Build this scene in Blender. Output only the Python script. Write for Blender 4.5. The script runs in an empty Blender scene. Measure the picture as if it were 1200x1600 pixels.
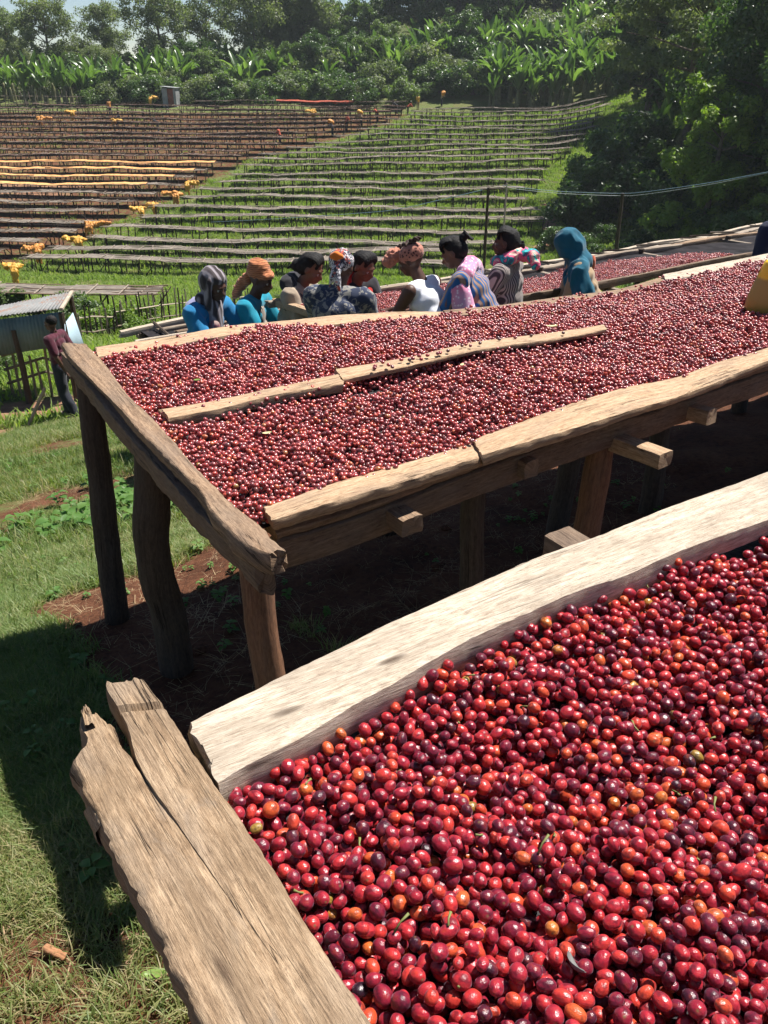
import bpy, bmesh, math, random
import numpy as np
from mathutils import Vector, Matrix, Euler, noise
R = math.radians
def dbg(*a):
    import sys; print(*a, file=sys.stderr)
# ------------------------------------------------------------------ camera, sky, sun, exposure
scene = bpy.context.scene
COL = scene.collection
cam_data = bpy.data.cameras.new("camera")
cam = bpy.data.objects.new("camera", cam_data)
COL.objects.link(cam)
PITCH = 28.3
cam.location = (0, 0, 0)
cam.rotation_euler = (R(90 - PITCH), 0, 0)
cam_data.sensor_fit = 'VERTICAL'
cam_data.sensor_height = 36.0
cam_data.lens = 29.25
cam_data.clip_start = 0.02
cam_data.clip_end = 3000
scene.camera = cam

SUN_EL, SUN_AZ = 62.0, 54.0          # azimuth measured from +Y (away from the camera) towards +X
world = bpy.data.worlds.new("World")
scene.world = world
world.use_nodes = True
wn = world.node_tree.nodes; wl = world.node_tree.links
wn.clear()
w_out = wn.new('ShaderNodeOutputWorld'); w_bg = wn.new('ShaderNodeBackground')
w_sky = wn.new('ShaderNodeTexSky')
w_sky.sky_type = 'NISHITA'; w_sky.sun_disc = False
w_sky.sun_elevation = R(SUN_EL); w_sky.sun_rotation = R(SUN_AZ)
w_sky.altitude = 2000; w_sky.air_density = 1.0; w_sky.dust_density = .1; w_sky.ozone_density = 2.0
wl.new(w_sky.outputs[0], w_bg.inputs[0]); wl.new(w_bg.outputs[0], w_out.inputs[0])
w_bg.inputs[1].default_value = 0.052
sun_d = bpy.data.lights.new("sun", 'SUN'); sun_d.energy = 5.0; sun_d.angle = R(0.53); sun_d.color = (1.0, 0.955, 0.89)
sun = bpy.data.objects.new("sun", sun_d); COL.objects.link(sun)
_sd = Vector((math.sin(R(SUN_AZ)) * math.cos(R(SUN_EL)), math.cos(R(SUN_AZ)) * math.cos(R(SUN_EL)), math.sin(R(SUN_EL))))
sun.rotation_euler = _sd.to_track_quat('Z', 'Y').to_euler()
sun.location = (20, 20, 40)
scene.view_settings.view_transform = 'Standard'
scene.view_settings.look = 'None'
scene.view_settings.gamma = 1.0
scene.view_settings.exposure = 0.95
scene.view_settings.use_curve_mapping = False
scene.cycles.max_bounces = 6
scene.cycles.transparent_max_bounces = 8
scene.cycles.volume_bounces = 0
scene.cycles.use_adaptive_sampling = True
scene.cycles.adaptive_threshold = 0.02

# ------------------------------------------------------------------ geometry of the view: a pixel of the 1200 x 1600 photo plus a depth gives a real point
F = 1300.0
SP, CP = math.sin(R(PITCH)), math.cos(R(PITCH))
def ray(px, py):
    a = (px - 600) / F; b = (py - 800) / F
    return Vector((a, CP - b * SP, -(SP + b * CP)))
def P(px, py, drop):
    r = ray(px, py); return r * (drop / -r.z)
def PZ(px, py, z): return ray(px, py) * z
ANG = R(35.0)
U = Vector((math.cos(ANG), math.sin(ANG), 0)); N = Vector((-math.sin(ANG), math.cos(ANG), 0))
def PN(px, py, n):
    """point of the pixel's ray on the upright plane that runs along the beds at distance n"""
    r = ray(px, py); return r * (n / r.dot(N))

def sstep(a, b, x):
    t = np.clip((np.asarray(x, float) - a) / (b - a), 0, 1); return t * t * (3 - 2 * t)
_pm = [(-40, 1.0), (-8, 1.3), (0, 1.5), (.9, 1.62), (2.83, 1.89), (4.8, 2.66), (6, 2.95), (7.5, 3.3), (10, 4.1), (14.4, 5.5), (20, 6.3), (28, 7.7), (36, 9.2), (44, 10.45), (50, 11.0), (56, 10.7), (104, 5.1), (112, 4.6)]
_px = np.array([p[0] for p in _pm]); _py = np.array([p[1] for p in _pm])
_fx = np.linspace(-40, 112, 3041); _fy = np.interp(_fx, _px, _py)
_k = np.hanning(41); _k /= _k.sum(); _fy = np.convolve(np.pad(_fy, 20, mode='edge'), _k, mode='valid')
def snoise(x, y, s, seed=0):
    x = np.asarray(x, float) * s + seed * 17.3; y = np.asarray(y, float) * s - seed * 9.1
    return (np.sin(x * 1.0 + 1.3 * np.sin(y * .7 + seed)) + np.sin(y * 1.13 + 1.7 * np.sin(x * .61)) + .5 * np.sin(x * 2.3 + y * 1.9 + seed) + .5 * np.sin(x * 1.7 - y * 2.6)) / 3.0
def G(x, y, fine=True):
    x = np.asarray(x, float); y = np.asarray(y, float)
    n = N.x * x + N.y * y
    w = sstep(13, 32, y)
    m = n * (1 - w) + np.minimum(y, 112) * w
    d = np.interp(m, _fx, _fy)
    d = d - 3.2 * sstep(0, 1, (x - (8 + .16 * (y - 45))) / 18) * sstep(26, 44, y)
    d = d - 1.4 * sstep(6, 30, x) * sstep(10, 26, y) * (1 - sstep(26, 44, y))
    # wooded slope behind the field
    right = sstep(-14, 22, x)
    s = np.maximum(y - 107, 0)
    d = d - (s * (.05 + .26 * right)) * (1 - sstep(150, 260, y)) - (1 - (1 - sstep(150, 260, y))) * (43 * (.05 + .26 * right))
    s2 = np.maximum(x - 27 - .1 * (y - 60), 0) * sstep(45, 70, y)
    d = d - np.minimum(s2 * .22, 9)
    if fine:
        d = d + .25 * snoise(x, y, .09, 3) * sstep(20, 40, y)
        d = d + .035 * snoise(x, y, 1.1, 5) + .014 * snoise(x, y, 4.7, 6)
    return -d
def Gz(x, y): return float(G(x, y))

# ------------------------------------------------------------------ object helpers
def tag(o, label=None, cat=None, group=None, kind=None):
    if label: o['label'] = label
    if cat: o['category'] = cat
    if group: o['group'] = group
    if kind: o['kind'] = kind
    return o
def link(o, parent=None):
    COL.objects.link(o)
    if parent is not None: o.parent = parent
    return o
def empty(name, loc=(0, 0, 0), rz=0, **k):
    o = bpy.data.objects.new(name, None); o.location = loc; o.rotation_euler = (0, 0, rz)
    o.empty_display_size = .1
    link(o); return tag(o, **k)
def mesh_np(name, v, faces, mats=(), smooth=True, uv=None, fm=None, sharp=0):
    """v (n,3); faces: list of index arrays, or an (m,k) array"""
    me = bpy.data.meshes.new(name)
    v = np.asarray(v, np.float32)
    if isinstance(faces, np.ndarray):
        m, k = faces.shape
        me.vertices.add(len(v)); me.vertices.foreach_set('co', v.ravel())
        me.loops.add(m * k); me.loops.foreach_set('vertex_index', faces.astype(np.int32).ravel())
        me.polygons.add(m); me.polygons.foreach_set('loop_start', np.arange(0, m * k, k, dtype=np.int32))
        me.polygons.foreach_set('loop_total', np.full(m, k, dtype=np.int32))
    else:
        me.from_pydata([tuple(map(float, p)) for p in v], [], [tuple(int(i) for i in f) for f in faces])
    me.update(calc_edges=True)
    if uv is not None:
        lay = me.uv_layers.new(name='UVMap')
        li = np.empty(len(me.loops), np.int32); me.loops.foreach_get('vertex_index', li)
        lay.data.foreach_set('uv', np.asarray(uv, np.float32)[li].ravel())
    for m_ in mats: me.materials.append(m_)
    if fm is not None: me.polygons.foreach_set('material_index', np.asarray(fm, np.int32))
    me.polygons.foreach_set('use_smooth', np.full(len(me.polygons), smooth))
    me.validate()
    if sharp: me.set_sharp_from_angle(angle=R(sharp))
    return me
def obj(name, me, parent=None, loc=None, rot=None, **k):
    o = bpy.data.objects.new(name, me)
    if loc is not None: o.location = loc
    if rot is not None: o.rotation_euler = rot
    link(o, parent); return tag(o, **k)
class MB:
    """collects pieces (verts, faces, uv) into one mesh"""
    def __init__(s): s.v = []; s.f = []; s.uv = []; s.m = []; s.n = 0
    def add(s, v, f, uv=None, mi=0):
        v = np.asarray(v, float)
        s.v.append(v); s.uv.append(np.zeros((len(v), 2)) if uv is None else np.asarray(uv, float))
        for q in f: s.f.append([int(i) + s.n for i in q]); s.m.append(mi)
        s.n += len(v)
    def mesh(s, name, mats, smooth=True, sharp=38):
        me = mesh_np(name, np.concatenate(s.v), s.f, mats, smooth, np.concatenate(s.uv), sharp=sharp)
        me.polygons.foreach_set('material_index', np.asarray(s.m, np.int32)) if len(me.polygons) == len(s.m) else None
        return me

def nz(p, s=1.0, seed=0.0):
    return noise.noise(Vector((p[0] * s + seed, p[1] * s + seed * 1.7, p[2] * s - seed)))

def resample(pts, ds):
    pts = [Vector(p) for p in pts]
    if len(pts) < 2: return pts
    out = []; n = len(pts)
    for i in range(n - 1):
        p0 = pts[max(i - 1, 0)]; p1 = pts[i]; p2 = pts[i + 1]; p3 = pts[min(i + 2, n - 1)]
        L = (p2 - p1).length; k = max(1, int(round(L / ds)))
        for j in range(k):
            t = j / k
            q = .5 * ((2 * p1) + (p2 - p0) * t + (2 * p0 - 5 * p1 + 4 * p2 - p3) * t * t + (3 * p1 - p0 - 3 * p2 + p3) * t ** 3)
            l_ = p1.lerp(p2, t); out.append(l_.lerp(q, .6))
    out.append(pts[-1].copy()); return out

def plank(Ls, Rs, th, ds=.02, nu=9, wob=.003, rough=.0015, end_jag=.0, round_=.006, seed=0, groove=None, und=.0, wl=1.0, wr=1.0, rl=1.0):
    """a sawn board lofted between its two upper edges Ls and Rs, th thick; verts, faces, uv"""
    n = len(Ls); A = [Vector(p) for p in Ls]; B = [Vector(p) for p in Rs]
    mids = [(a + b) / 2 for a, b in zip(A, B)]
    # resample both with a common parameter
    LA = []; LB = []
    for i in range(n - 1):
        k = max(1, int(round((mids[i + 1] - mids[i]).length / ds)))
        i0 = max(i - 1, 0); i3 = min(i + 2, n - 1)
        for j in range(k):
            t = j / k
            for src, dst in ((A, LA), (B, LB)):
                p0, p1, p2, p3 = src[i0], src[i], src[i + 1], src[i3]
                q = .5 * ((2 * p1) + (p2 - p0) * t + (2 * p0 - 5 * p1 + 4 * p2 - p3) * t * t + (3 * p1 - p0 - 3 * p2 + p3) * t ** 3)
                dst.append(p1.lerp(p2, t).lerp(q, .7))
    LA.append(A[-1].copy()); LB.append(B[-1].copy())
    S = len(LA); V = []; UV = []
    up = Vector((0, 0, 1)); s = 0.0
    O_ = LA[0].copy(); Td = ((LA[-1] + LB[-1]) - (LA[0] + LB[0])).normalized(); Wd_ = Td.cross(up).normalized()
    if Wd_.dot(LB[S // 2] - LA[S // 2]) < 0: Wd_ = -Wd_
    # ring: top nu, right side 3, bottom 4, left side 3
    for i in range(S):
        a, b = LA[i], LB[i]; c = (a + b) / 2
        j0, j1 = max(i - 1, 0), min(i + 1, S - 1)
        t = ((LA[j1] + LB[j1]) - (LA[j0] + LB[j0])).normalized()
        if i: s += (c - (LA[i - 1] + LB[i - 1]) / 2).length
        w = (b - a); W = w.length; w = w / max(W, 1e-6)
        upv = t.cross(w); upv = upv if upv.z > 0 else -upv
        wa = wl * wob * (.6 * nz(a, 9, seed) + .6 * nz(a, 31, seed + 3) + .6 * nz(a, 80, seed + 5) + .4 * abs(nz(a, 170, seed + 6)))
        wb = wr * wob * (.6 * nz(b, 9, seed + 7) + .6 * nz(b, 31, seed + 9) + .6 * nz(b, 80, seed + 5) + .4 * abs(nz(b, 170, seed + 6)))
        a2 = a + w * wa; b2 = b + w * wb; W2 = (b2 - a2).length
        ring = []
        rr = min(round_, W2 * .3)
        for k in range(nu):
            f = k / (nu - 1)
            d = min(f, 1 - f) * W2
            dz = 0
            if k == 0: dz = -rr * .75 * rl
            if k == nu - 1: dz = -rr * .75
            p = a2.lerp(b2, f)
            if k == 0: p = a2.copy()
            h = rough * .45 * (nz((s * 5, f * W2 * 90, seed), 1) + .8 * nz((s * 14, f * W2 * 260, seed + 4), 1)) + und * nz((s * 3, f * 2, seed), 1)
            if groove is not None:
                for (gs, gw, gd) in groove:
                    e = abs(s - gs)
                    if e < gw: h -= gd * (1 - (e / gw) ** 2)
            ring.append((p + upv * (dz + h), f * W2))
        thk = th * (1 + .12 * nz(c, 5, seed + 11))
        for q in (.35, .7, 1.0):
            o_ = wob * .8 * nz(b2 - up * q * th, 25, seed + 2) + (-rr * .8 if q == 1.0 else 0)
            ring.append((b2 + w * (o_ + .002) - upv * (thk * q), W2 + thk * q))
        for q in (.75, .25):
            ring.append((a2.lerp(b2, q) - upv * thk, W2 + thk + (1 - q) * W2))
        for q in (1.0, .7, .35):
            o_ = wob * .8 * nz(a2 - up * q * th, 25, seed + 6) + (-rr * .8 if q == 1.0 else 0)
            ring.append((a2 - w * (o_ + .002) - upv * (thk * q), 2 * W2 + 2 * thk + thk * (1 - q)))
        if i == 0 or i == S - 1:
            sg = 1 if i == 0 else -1
            ring = [(p + t * sg * (end_jag * (nz(p, 55, seed) + .5 + .8 * nz(p, 18, seed + 8) + 1.0 * abs(nz(p, 150, seed + 9)) + .6 * nz(p, 330, seed))), q) for p, q in ring]
        M = len(ring)
        for k, (p, q) in enumerate(ring):
            V.append(p); dd = p - O_; uu_ = dd.dot(Td)
            if k < nu: vv_ = dd.dot(Wd_)
            elif k < nu + 3: vv_ = (b2 - O_).dot(Wd_) + (q - W2)
            elif k < nu + 5: vv_ = q
            else: vv_ = (a2 - O_).dot(Wd_) - (2 * W2 + 3 * thk - q)
            UV.append((uu_ + seed * .37, vv_ + seed * .11))
    Fc = []
    for i in range(S - 1):
        for j in range(M):
            j2 = (j + 1) % M
            Fc.append((i * M + j, i * M + j2, (i + 1) * M + j2, (i + 1) * M + j))
    # flip so normals face out: decide by the first top quad
    c0 = V[0]; q = Fc[nu // 2]; nn = (V[q[1]] - V[q[0]]).cross(V[q[2]] - V[q[0]])
    if nn.z < 0: Fc = [tuple(reversed(q)) for q in Fc]; flip = True
    else: flip = False
    for i in (0, S - 1):
        r = [i * M + j for j in range(M)]
        cidx = len(V); V.append(sum((V[k] for k in r), Vector()) / M); UV.append((UV[r[0]][0], UV[r[0]][1]))
        for j in range(M):
            f_ = (r[j], r[(j + 1) % M], cidx)
            if (i == 0) == (not flip): f_ = tuple(reversed(f_))
            Fc.append(f_)
    return V, Fc, UV

def edgeboard(mid, width, th, **k):
    """board along a centre line of its top face"""
    Ls, Rs = [], []
    mid = [Vector(m) for m in mid]
    for i, m in enumerate(mid):
        t = (mid[min(i + 1, len(mid) - 1)] - mid[max(i - 1, 0)]); t.z = 0; t.normalize()
        s = Vector((-t.y, t.x, 0)) * (width / 2 if not isinstance(width, (list, tuple)) else width[i] / 2)
        Ls.append(m + s); Rs.append(m - s)
    return plank(Ls, Rs, th, **k)

def tube(pts, radii, seg=8, lump=0.0, seed=0, ds=None, cap=True):
    pts = [Vector(p) for p in pts]
    if ds:
        # resample radii too
        d = [0]
        for a, b in zip(pts[:-1], pts[1:]): d.append(d[-1] + (b - a).length)
        np_ = resample(pts, ds); D = [0]
        for a, b in zip(np_[:-1], np_[1:]): D.append(D[-1] + (b - a).length)
        radii = np.interp(np.array(D) / D[-1], np.array(d) / d[-1], radii); pts = np_
    V = []; UV = []; n = len(pts); s = 0
    t = (pts[1] - pts[0]).normalized()
    x = t.cross(Vector((.3, 1, .2))).normalized(); y = t.cross(x)
    for i, p in enumerate(pts):
        t2 = (pts[min(i + 1, n - 1)] - pts[max(i - 1, 0)]).normalized()
        x = (x - t2 * x.dot(t2)).normalized(); y = t2.cross(x)
        if i: s += (p - pts[i - 1]).length
        for k in range(seg):
            a = 2 * math.pi * k / seg
            d = x * math.cos(a) + y * math.sin(a)
            r = radii[i]
            if lump: r *= 1 + lump * (nz(p + d * .05, 7, seed) + .5 * nz(p + d * .05, 24, seed + 2))
            V.append(p + d * r); UV.append((s + seed * .3, a * radii[i] + seed * .1))
    Fc = []
    for i in range(n - 1):
        for k in range(seg):
            k2 = (k + 1) % seg
            Fc.append((i * seg + k, i * seg + k2, (i + 1) * seg + k2, (i + 1) * seg + k))
    if cap:
        Fc.append(tuple(reversed(range(seg)))); Fc.append(tuple((n - 1) * seg + k for k in range(seg)))
    return V, Fc, UV

def box(c, s, rot=None):
    c = Vector(c); V = []
    for dx in (-.5, .5):
        for dy in (-.5, .5):
            for dz in (-.5, .5):
                q = Vector((dx * s[0], dy * s[1], dz * s[2]))
                if rot is not None: q = rot @ q
                V.append(c + q)
    return V, [(0, 1, 3, 2), (4, 6, 7, 5), (0, 4, 5, 1), (2, 3, 7, 6), (0, 2, 6, 4), (1, 5, 7, 3)], None

TEMPL = {}
def template(name, me, key, **cust):
    """source object kept out of the scene, used by the scatter of uncountable stuff"""
    c = TEMPL.get(key)
    if c is None: c = TEMPL[key] = bpy.data.collections.new(key)
    o = bpy.data.objects.new(name, me)
    for a, b in cust.items(): o[a] = b
    c.objects.link(o); return o

def scatter(name, pts, rot, scl, idx, cc, key, **k):
    """one object: instances of the templates of TEMPL[key] on real points"""
    pts = np.asarray(pts, np.float32); n = len(pts)
    me = bpy.data.meshes.new(name)
    me.vertices.add(n); me.vertices.foreach_set('co', pts.ravel())
    a = me.attributes.new('rot', 'FLOAT_VECTOR', 'POINT'); a.data.foreach_set('vector', np.asarray(rot, np.float32).ravel())
    scl = np.asarray(scl, np.float32)
    if scl.ndim == 1: scl = np.repeat(scl[:, None], 3, 1)
    a = me.attributes.new('scl', 'FLOAT_VECTOR', 'POINT'); a.data.foreach_set('vector', scl.ravel())
    a = me.attributes.new('idx', 'INT', 'POINT'); a.data.foreach_set('value', np.asarray(idx, np.int32))
    a = me.attributes.new('cc', 'FLOAT', 'POINT'); a.data.foreach_set('value', np.asarray(cc, np.float32))
    ng = bpy.data.node_groups.new(name + '_nodes', 'GeometryNodeTree')
    ng.interface.new_socket('Geometry', in_out='INPUT', socket_type='NodeSocketGeometry')
    ng.interface.new_socket('Geometry', in_out='OUTPUT', socket_type='NodeSocketGeometry')
    nn = ng.nodes; ll = ng.links
    gi = nn.new('NodeGroupInput'); go = nn.new('NodeGroupOutput')
    ci = nn.new('GeometryNodeCollectionInfo'); ci.inputs['Collection'].default_value = TEMPL[key]
    ci.inputs['Separate Children'].default_value = True; ci.inputs['Reset Children'].default_value = True
    ip = nn.new('GeometryNodeInstanceOnPoints'); ip.inputs['Pick Instance'].default_value = True
    def na(nm, dt):
        q = nn.new('GeometryNodeInputNamedAttribute'); q.data_type = dt; q.inputs['Name'].default_value = nm; return q.outputs['Attribute']
    e2r = nn.new('FunctionNodeEulerToRotation')
    ll.new(gi.outputs[0], ip.inputs['Points']); ll.new(ci.outputs[0], ip.inputs['Instance'])
    ll.new(na('idx', 'INT'), ip.inputs['Instance Index'])
    ll.new(na('rot', 'FLOAT_VECTOR'), e2r.inputs[0]); ll.new(e2r.outputs[0], ip.inputs['Rotation'])
    ll.new(na('scl', 'FLOAT_VECTOR'), ip.inputs['Scale'])
    ll.new(ip.outputs[0], go.inputs[0])
    o = bpy.data.objects.new(name, me)
    md = o.modifiers.new('scatter', 'NODES'); md.node_group = ng
    par = k.pop('parent', None)
    link(o, par); return tag(o, **k)

# ------------------------------------------------------------------ material helpers
class NT:
    def __init__(s, name):
        s.m = bpy.data.materials.new(name); s.m.use_nodes = True
        s.t = s.m.node_tree; s.n = s.t.nodes; s.l = s.t.links
        s.b = s.n['Principled BSDF']; s.out = s.n['Material Output']
    def new(s, t, **k):
        q = s.n.new(t)
        for a, b in k.items():
            if hasattr(q, a): setattr(q, a, b)
        return q
    def coord(s, which='Object'):
        return s.new('ShaderNodeTexCoord').outputs[which]
    def geo(s): return s.new('ShaderNodeNewGeometry').outputs['Position']
    def mapping(s, src, scale=(1, 1, 1), rot=(0, 0, 0)):
        q = s.new('ShaderNodeMapping'); q.inputs['Scale'].default_value = scale; q.inputs['Rotation'].default_value = rot
        s.l.new(src, q.inputs[0]); return q.outputs[0]
    def noise(s, src, scale, detail=4, rough=.6, dist=0, out='Fac'):
        q = s.new('ShaderNodeTexNoise'); q.inputs['Scale'].default_value = scale; q.inputs['Detail'].default_value = detail
        q.inputs['Roughness'].default_value = rough; q.inputs['Distortion'].default_value = dist
        if src is not None: s.l.new(src, q.inputs['Vector'])
        return q.outputs[out]
    def vor(s, src, scale, feature='F1', out='Distance'):
        q = s.new('ShaderNodeTexVoronoi'); q.feature = feature; q.inputs['Scale'].default_value = scale
        s.l.new(src, q.inputs['Vector']); return q.outputs[out]
    def wave(s, src, scale, dist=0, dirn='X', detail=2):
        q = s.new('ShaderNodeTexWave'); q.bands_direction = dirn; q.inputs['Scale'].default_value = scale
        q.inputs['Distortion'].default_value = dist; q.inputs['Detail'].default_value = detail
        s.l.new(src, q.inputs['Vector']); return q.outputs['Fac']
    def ramp(s, fac, stops, interp='LINEAR'):
        q = s.new('ShaderNodeValToRGB'); e = q.color_ramp.elements; q.color_ramp.interpolation = interp
        while len(e) < len(stops): e.new(.5)
        for el, (p, c) in zip(e, stops):
            el.position = p; el.color = (c[0], c[1], c[2], 1) if not isinstance(c, (int, float)) else (c, c, c, 1)
        s.l.new(fac, q.inputs[0]); return q.outputs[0]
    def mix(s, fac, a, b, mode='MIX'):
        q = s.new('ShaderNodeMix'); q.data_type = 'RGBA'; q.blend_type = mode
        for sock, val in ((q.inputs[0], fac), (q.inputs[6], a), (q.inputs[7], b)):
            if hasattr(val, 'is_output'): s.l.new(val, sock)
            elif isinstance(val, (tuple, list)): sock.default_value = (*val[:3], 1)
            else: sock.default_value = val
        return q.outputs[2]
    def math(s, op, a, b=0.0):
        q = s.new('ShaderNodeMath'); q.operation = op
        for sock, val in ((q.inputs[0], a), (q.inputs[1], b)):
            if hasattr(val, 'is_output'): s.l.new(val, sock)
            else: sock.default_value = val
        return q.outputs[0]
    def attr(s, name, typ='GEOMETRY', out='Fac'):
        q = s.new('ShaderNodeAttribute'); q.attribute_name = name; q.attribute_type = typ; return q.outputs[out]
    def bump(s, h, strength=.5, dist=.01):
        q = s.new('ShaderNodeBump'); q.inputs['Strength'].default_value = strength; q.inputs['Distance'].default_value = dist
        s.l.new(h, q.inputs['Height']); s.l.new(q.outputs[0], s.b.inputs['Normal'])
    def color(s, c):
        if hasattr(c, 'is_output'): s.l.new(c, s.b.inputs['Base Color'])
        else: s.b.inputs['Base Color'].default_value = (*c[:3], 1)
        return s
    def rough(s, r, spec=.5):
        if hasattr(r, 'is_output'): s.l.new(r, s.b.inputs['Roughness'])
        else: s.b.inputs['Roughness'].default_value = r
        s.b.inputs['Specular IOR Level'].default_value = spec; return s
# ------------------------------------------------------------------ materials
def wood(name, light, mid, dark, grey=(.20, .17, .14), stain=.5, bump=.5, gscale=1.0, orange=None, near=False):
    t = NT(name); uv = t.coord('UV')
    g1 = t.noise(t.mapping(uv, (9 * gscale, 120 * gscale, 1)), 1, 8, .72, .12)
    g2 = t.noise(t.mapping(uv, (60 * gscale, 600 * gscale, 1)), 1, 5, .7)
    g3 = t.noise(t.mapping(uv, (45, 160, 1)), 1, 6, .75)
    blot = t.noise(t.mapping(uv, (5, 16, 1)), 1, 5, .6, .4)
    big = t.noise(t.geo(), 2.3, 4, .6)
    c = t.ramp(t.math('ADD', t.math('MULTIPLY', g1, .55), t.math('MULTIPLY', g3, .45)), [(.36, dark), (.47, mid), (.58, light)])
    c = t.mix(t.ramp(blot, [(.42, 0.0), (.68, stain)]), c, grey)
    c = t.mix(t.ramp(g2, [(.30, .5), (.5, 0.0)]), c, tuple(x * .35 for x in dark))
    if orange: c = t.mix(t.ramp(big, [(.5, 0.0), (.72, .65)]), c, orange)
    # thin drying cracks along the grain
    ck = t.noise(t.mapping(uv, (1.6 * gscale, 40 * gscale, 1)), 1, 4, .6, .15)
    ckl = t.ramp(ck, [(.491, 0.0), (.498, 1.0), (.502, 1.0), (.509, 0.0)])
    ckm = t.ramp(t.noise(t.mapping(uv, (3.1, 9, 1)), 1, 2), [(.52, 0.0), (.62, 1.0)])
    crack = t.math('MULTIPLY', ckl, ckm)
    c = t.mix(crack, c, (.02, .013, .009))
    # cross scuffs, spots
    sp = t.ramp(t.vor(t.mapping(uv, (24, 60, 1)), 1), [(.05, 1.0), (.11, 0.0)])
    spm = t.ramp(t.noise(t.mapping(uv, (9, 20, 1)), 1, 2), [(.6, 0.0), (.66, .8)])
    c = t.mix(t.math('MULTIPLY', sp, spm), c, (.05, .03, .02))
    if near:
        bz = t.noise(t.mapping(uv, (7, 17, 1)), 1, 5, .65, .4)
        c = t.mix(t.ramp(bz, [(.40, .62), (.56, 0.0)]), c, tuple(x * .62 for x in mid))
        c = t.mix(t.ramp(t.noise(t.mapping(uv, (11, 26, 1)), 1, 6, .7, .6), [(.55, 0.0), (.68, .6)]), c, grey)
        # fibres, knots and rubbed-on dirt that the eye can follow close up
        fb = t.noise(t.mapping(uv, (28, 900, 1)), 1, 3, .8)
        c = t.mix(t.ramp(fb, [(.34, .75), (.46, 0.0)]), c, tuple(x * .5 for x in dark))
        c = t.mix(t.ramp(fb, [(.56, 0.0), (.68, .5)]), c, tuple(min(1, x * 1.25) for x in light))
        kn = t.vor(t.mapping(uv, (5, 17, 1)), 1)
        c = t.mix(t.ramp(kn, [(.03, .9), (.07, .55), (.11, .0)]), c, (.055, .032, .02))
        rg = t.noise(t.mapping(uv, (70, 70, 1)), 1, 5, .8)
        c = t.mix(t.ramp(rg, [(.56, 0.0), (.70, .55)]), c, dark)
    t.color(c); t.rough(.85, .25)
    h = t.math('ADD', t.math('MULTIPLY', g1, .8), t.math('ADD', t.math('MULTIPLY', g2, .6), t.math('MULTIPLY', g3, .7)))
    h = t.math('SUBTRACT', h, t.math('MULTIPLY', crack, 1.5))
    t.bump(h, bump, .0022)
    return t.m
W_near = wood('weathered_board', (.46, .33, .21), (.30, .20, .118), (.13, .08, .046), (.23, .18, .135), .8, 1.0, near=True)
W_pale = wood('pale_sawn_board', (.66, .57, .46), (.50, .41, .31), (.23, .165, .115), (.38, .31, .24), .6, .9, near=True)
W_bed = wood('brown_board', (.36, .245, .155), (.23, .148, .092), (.10, .062, .038), (.17, .13, .10), .6, .9)
W_bed2 = wood('tan_board', (.56, .40, .255), (.39, .255, .15), (.17, .10, .06), (.27, .20, .145), .5, .8)
W_dark = wood('dark_beam', (.24, .165, .11), (.15, .10, .066), (.06, .038, .026), (.15, .12, .10), .5, .7)
W_red = wood('red_brown_post', (.26, .13, .072), (.17, .085, .048), (.08, .042, .026), (.14, .10, .08), .4, .8, .6)
W_post = wood('bark_post', (.10, .072, .052), (.06, .043, .031), (.022, .016, .012), (.08, .066, .055), .5, 1.0, .5)
W_stick = wood('grey_stick', (.34, .27, .20), (.22, .17, .125), (.10, .075, .055), (.22, .2, .175), .5, .4, .4)
W_grey = wood('grey_mat_wood', (.40, .33, .26), (.27, .22, .17), (.11, .09, .07), (.2, .18, .16), .5, .4, .3)

def plain(name, c, r=.8, spec=.3, var=.15, scale=20, bump=0, sheen=0, coat=0):
    t = NT(name)
    n = t.noise(t.coord('Object'), scale, 4, .6)
    t.color(t.ramp(n, [(.3, tuple(x * (1 - var) for x in c)), (.7, tuple(min(1, x * (1 + var)) for x in c))])); t.rough(r, spec)
    if bump: t.bump(n, bump, .01)
    if sheen: t.b.inputs['Sheen Weight'].default_value = sheen
    if coat: t.b.inputs['Coat Weight'].default_value = coat
    return t.m

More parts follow.
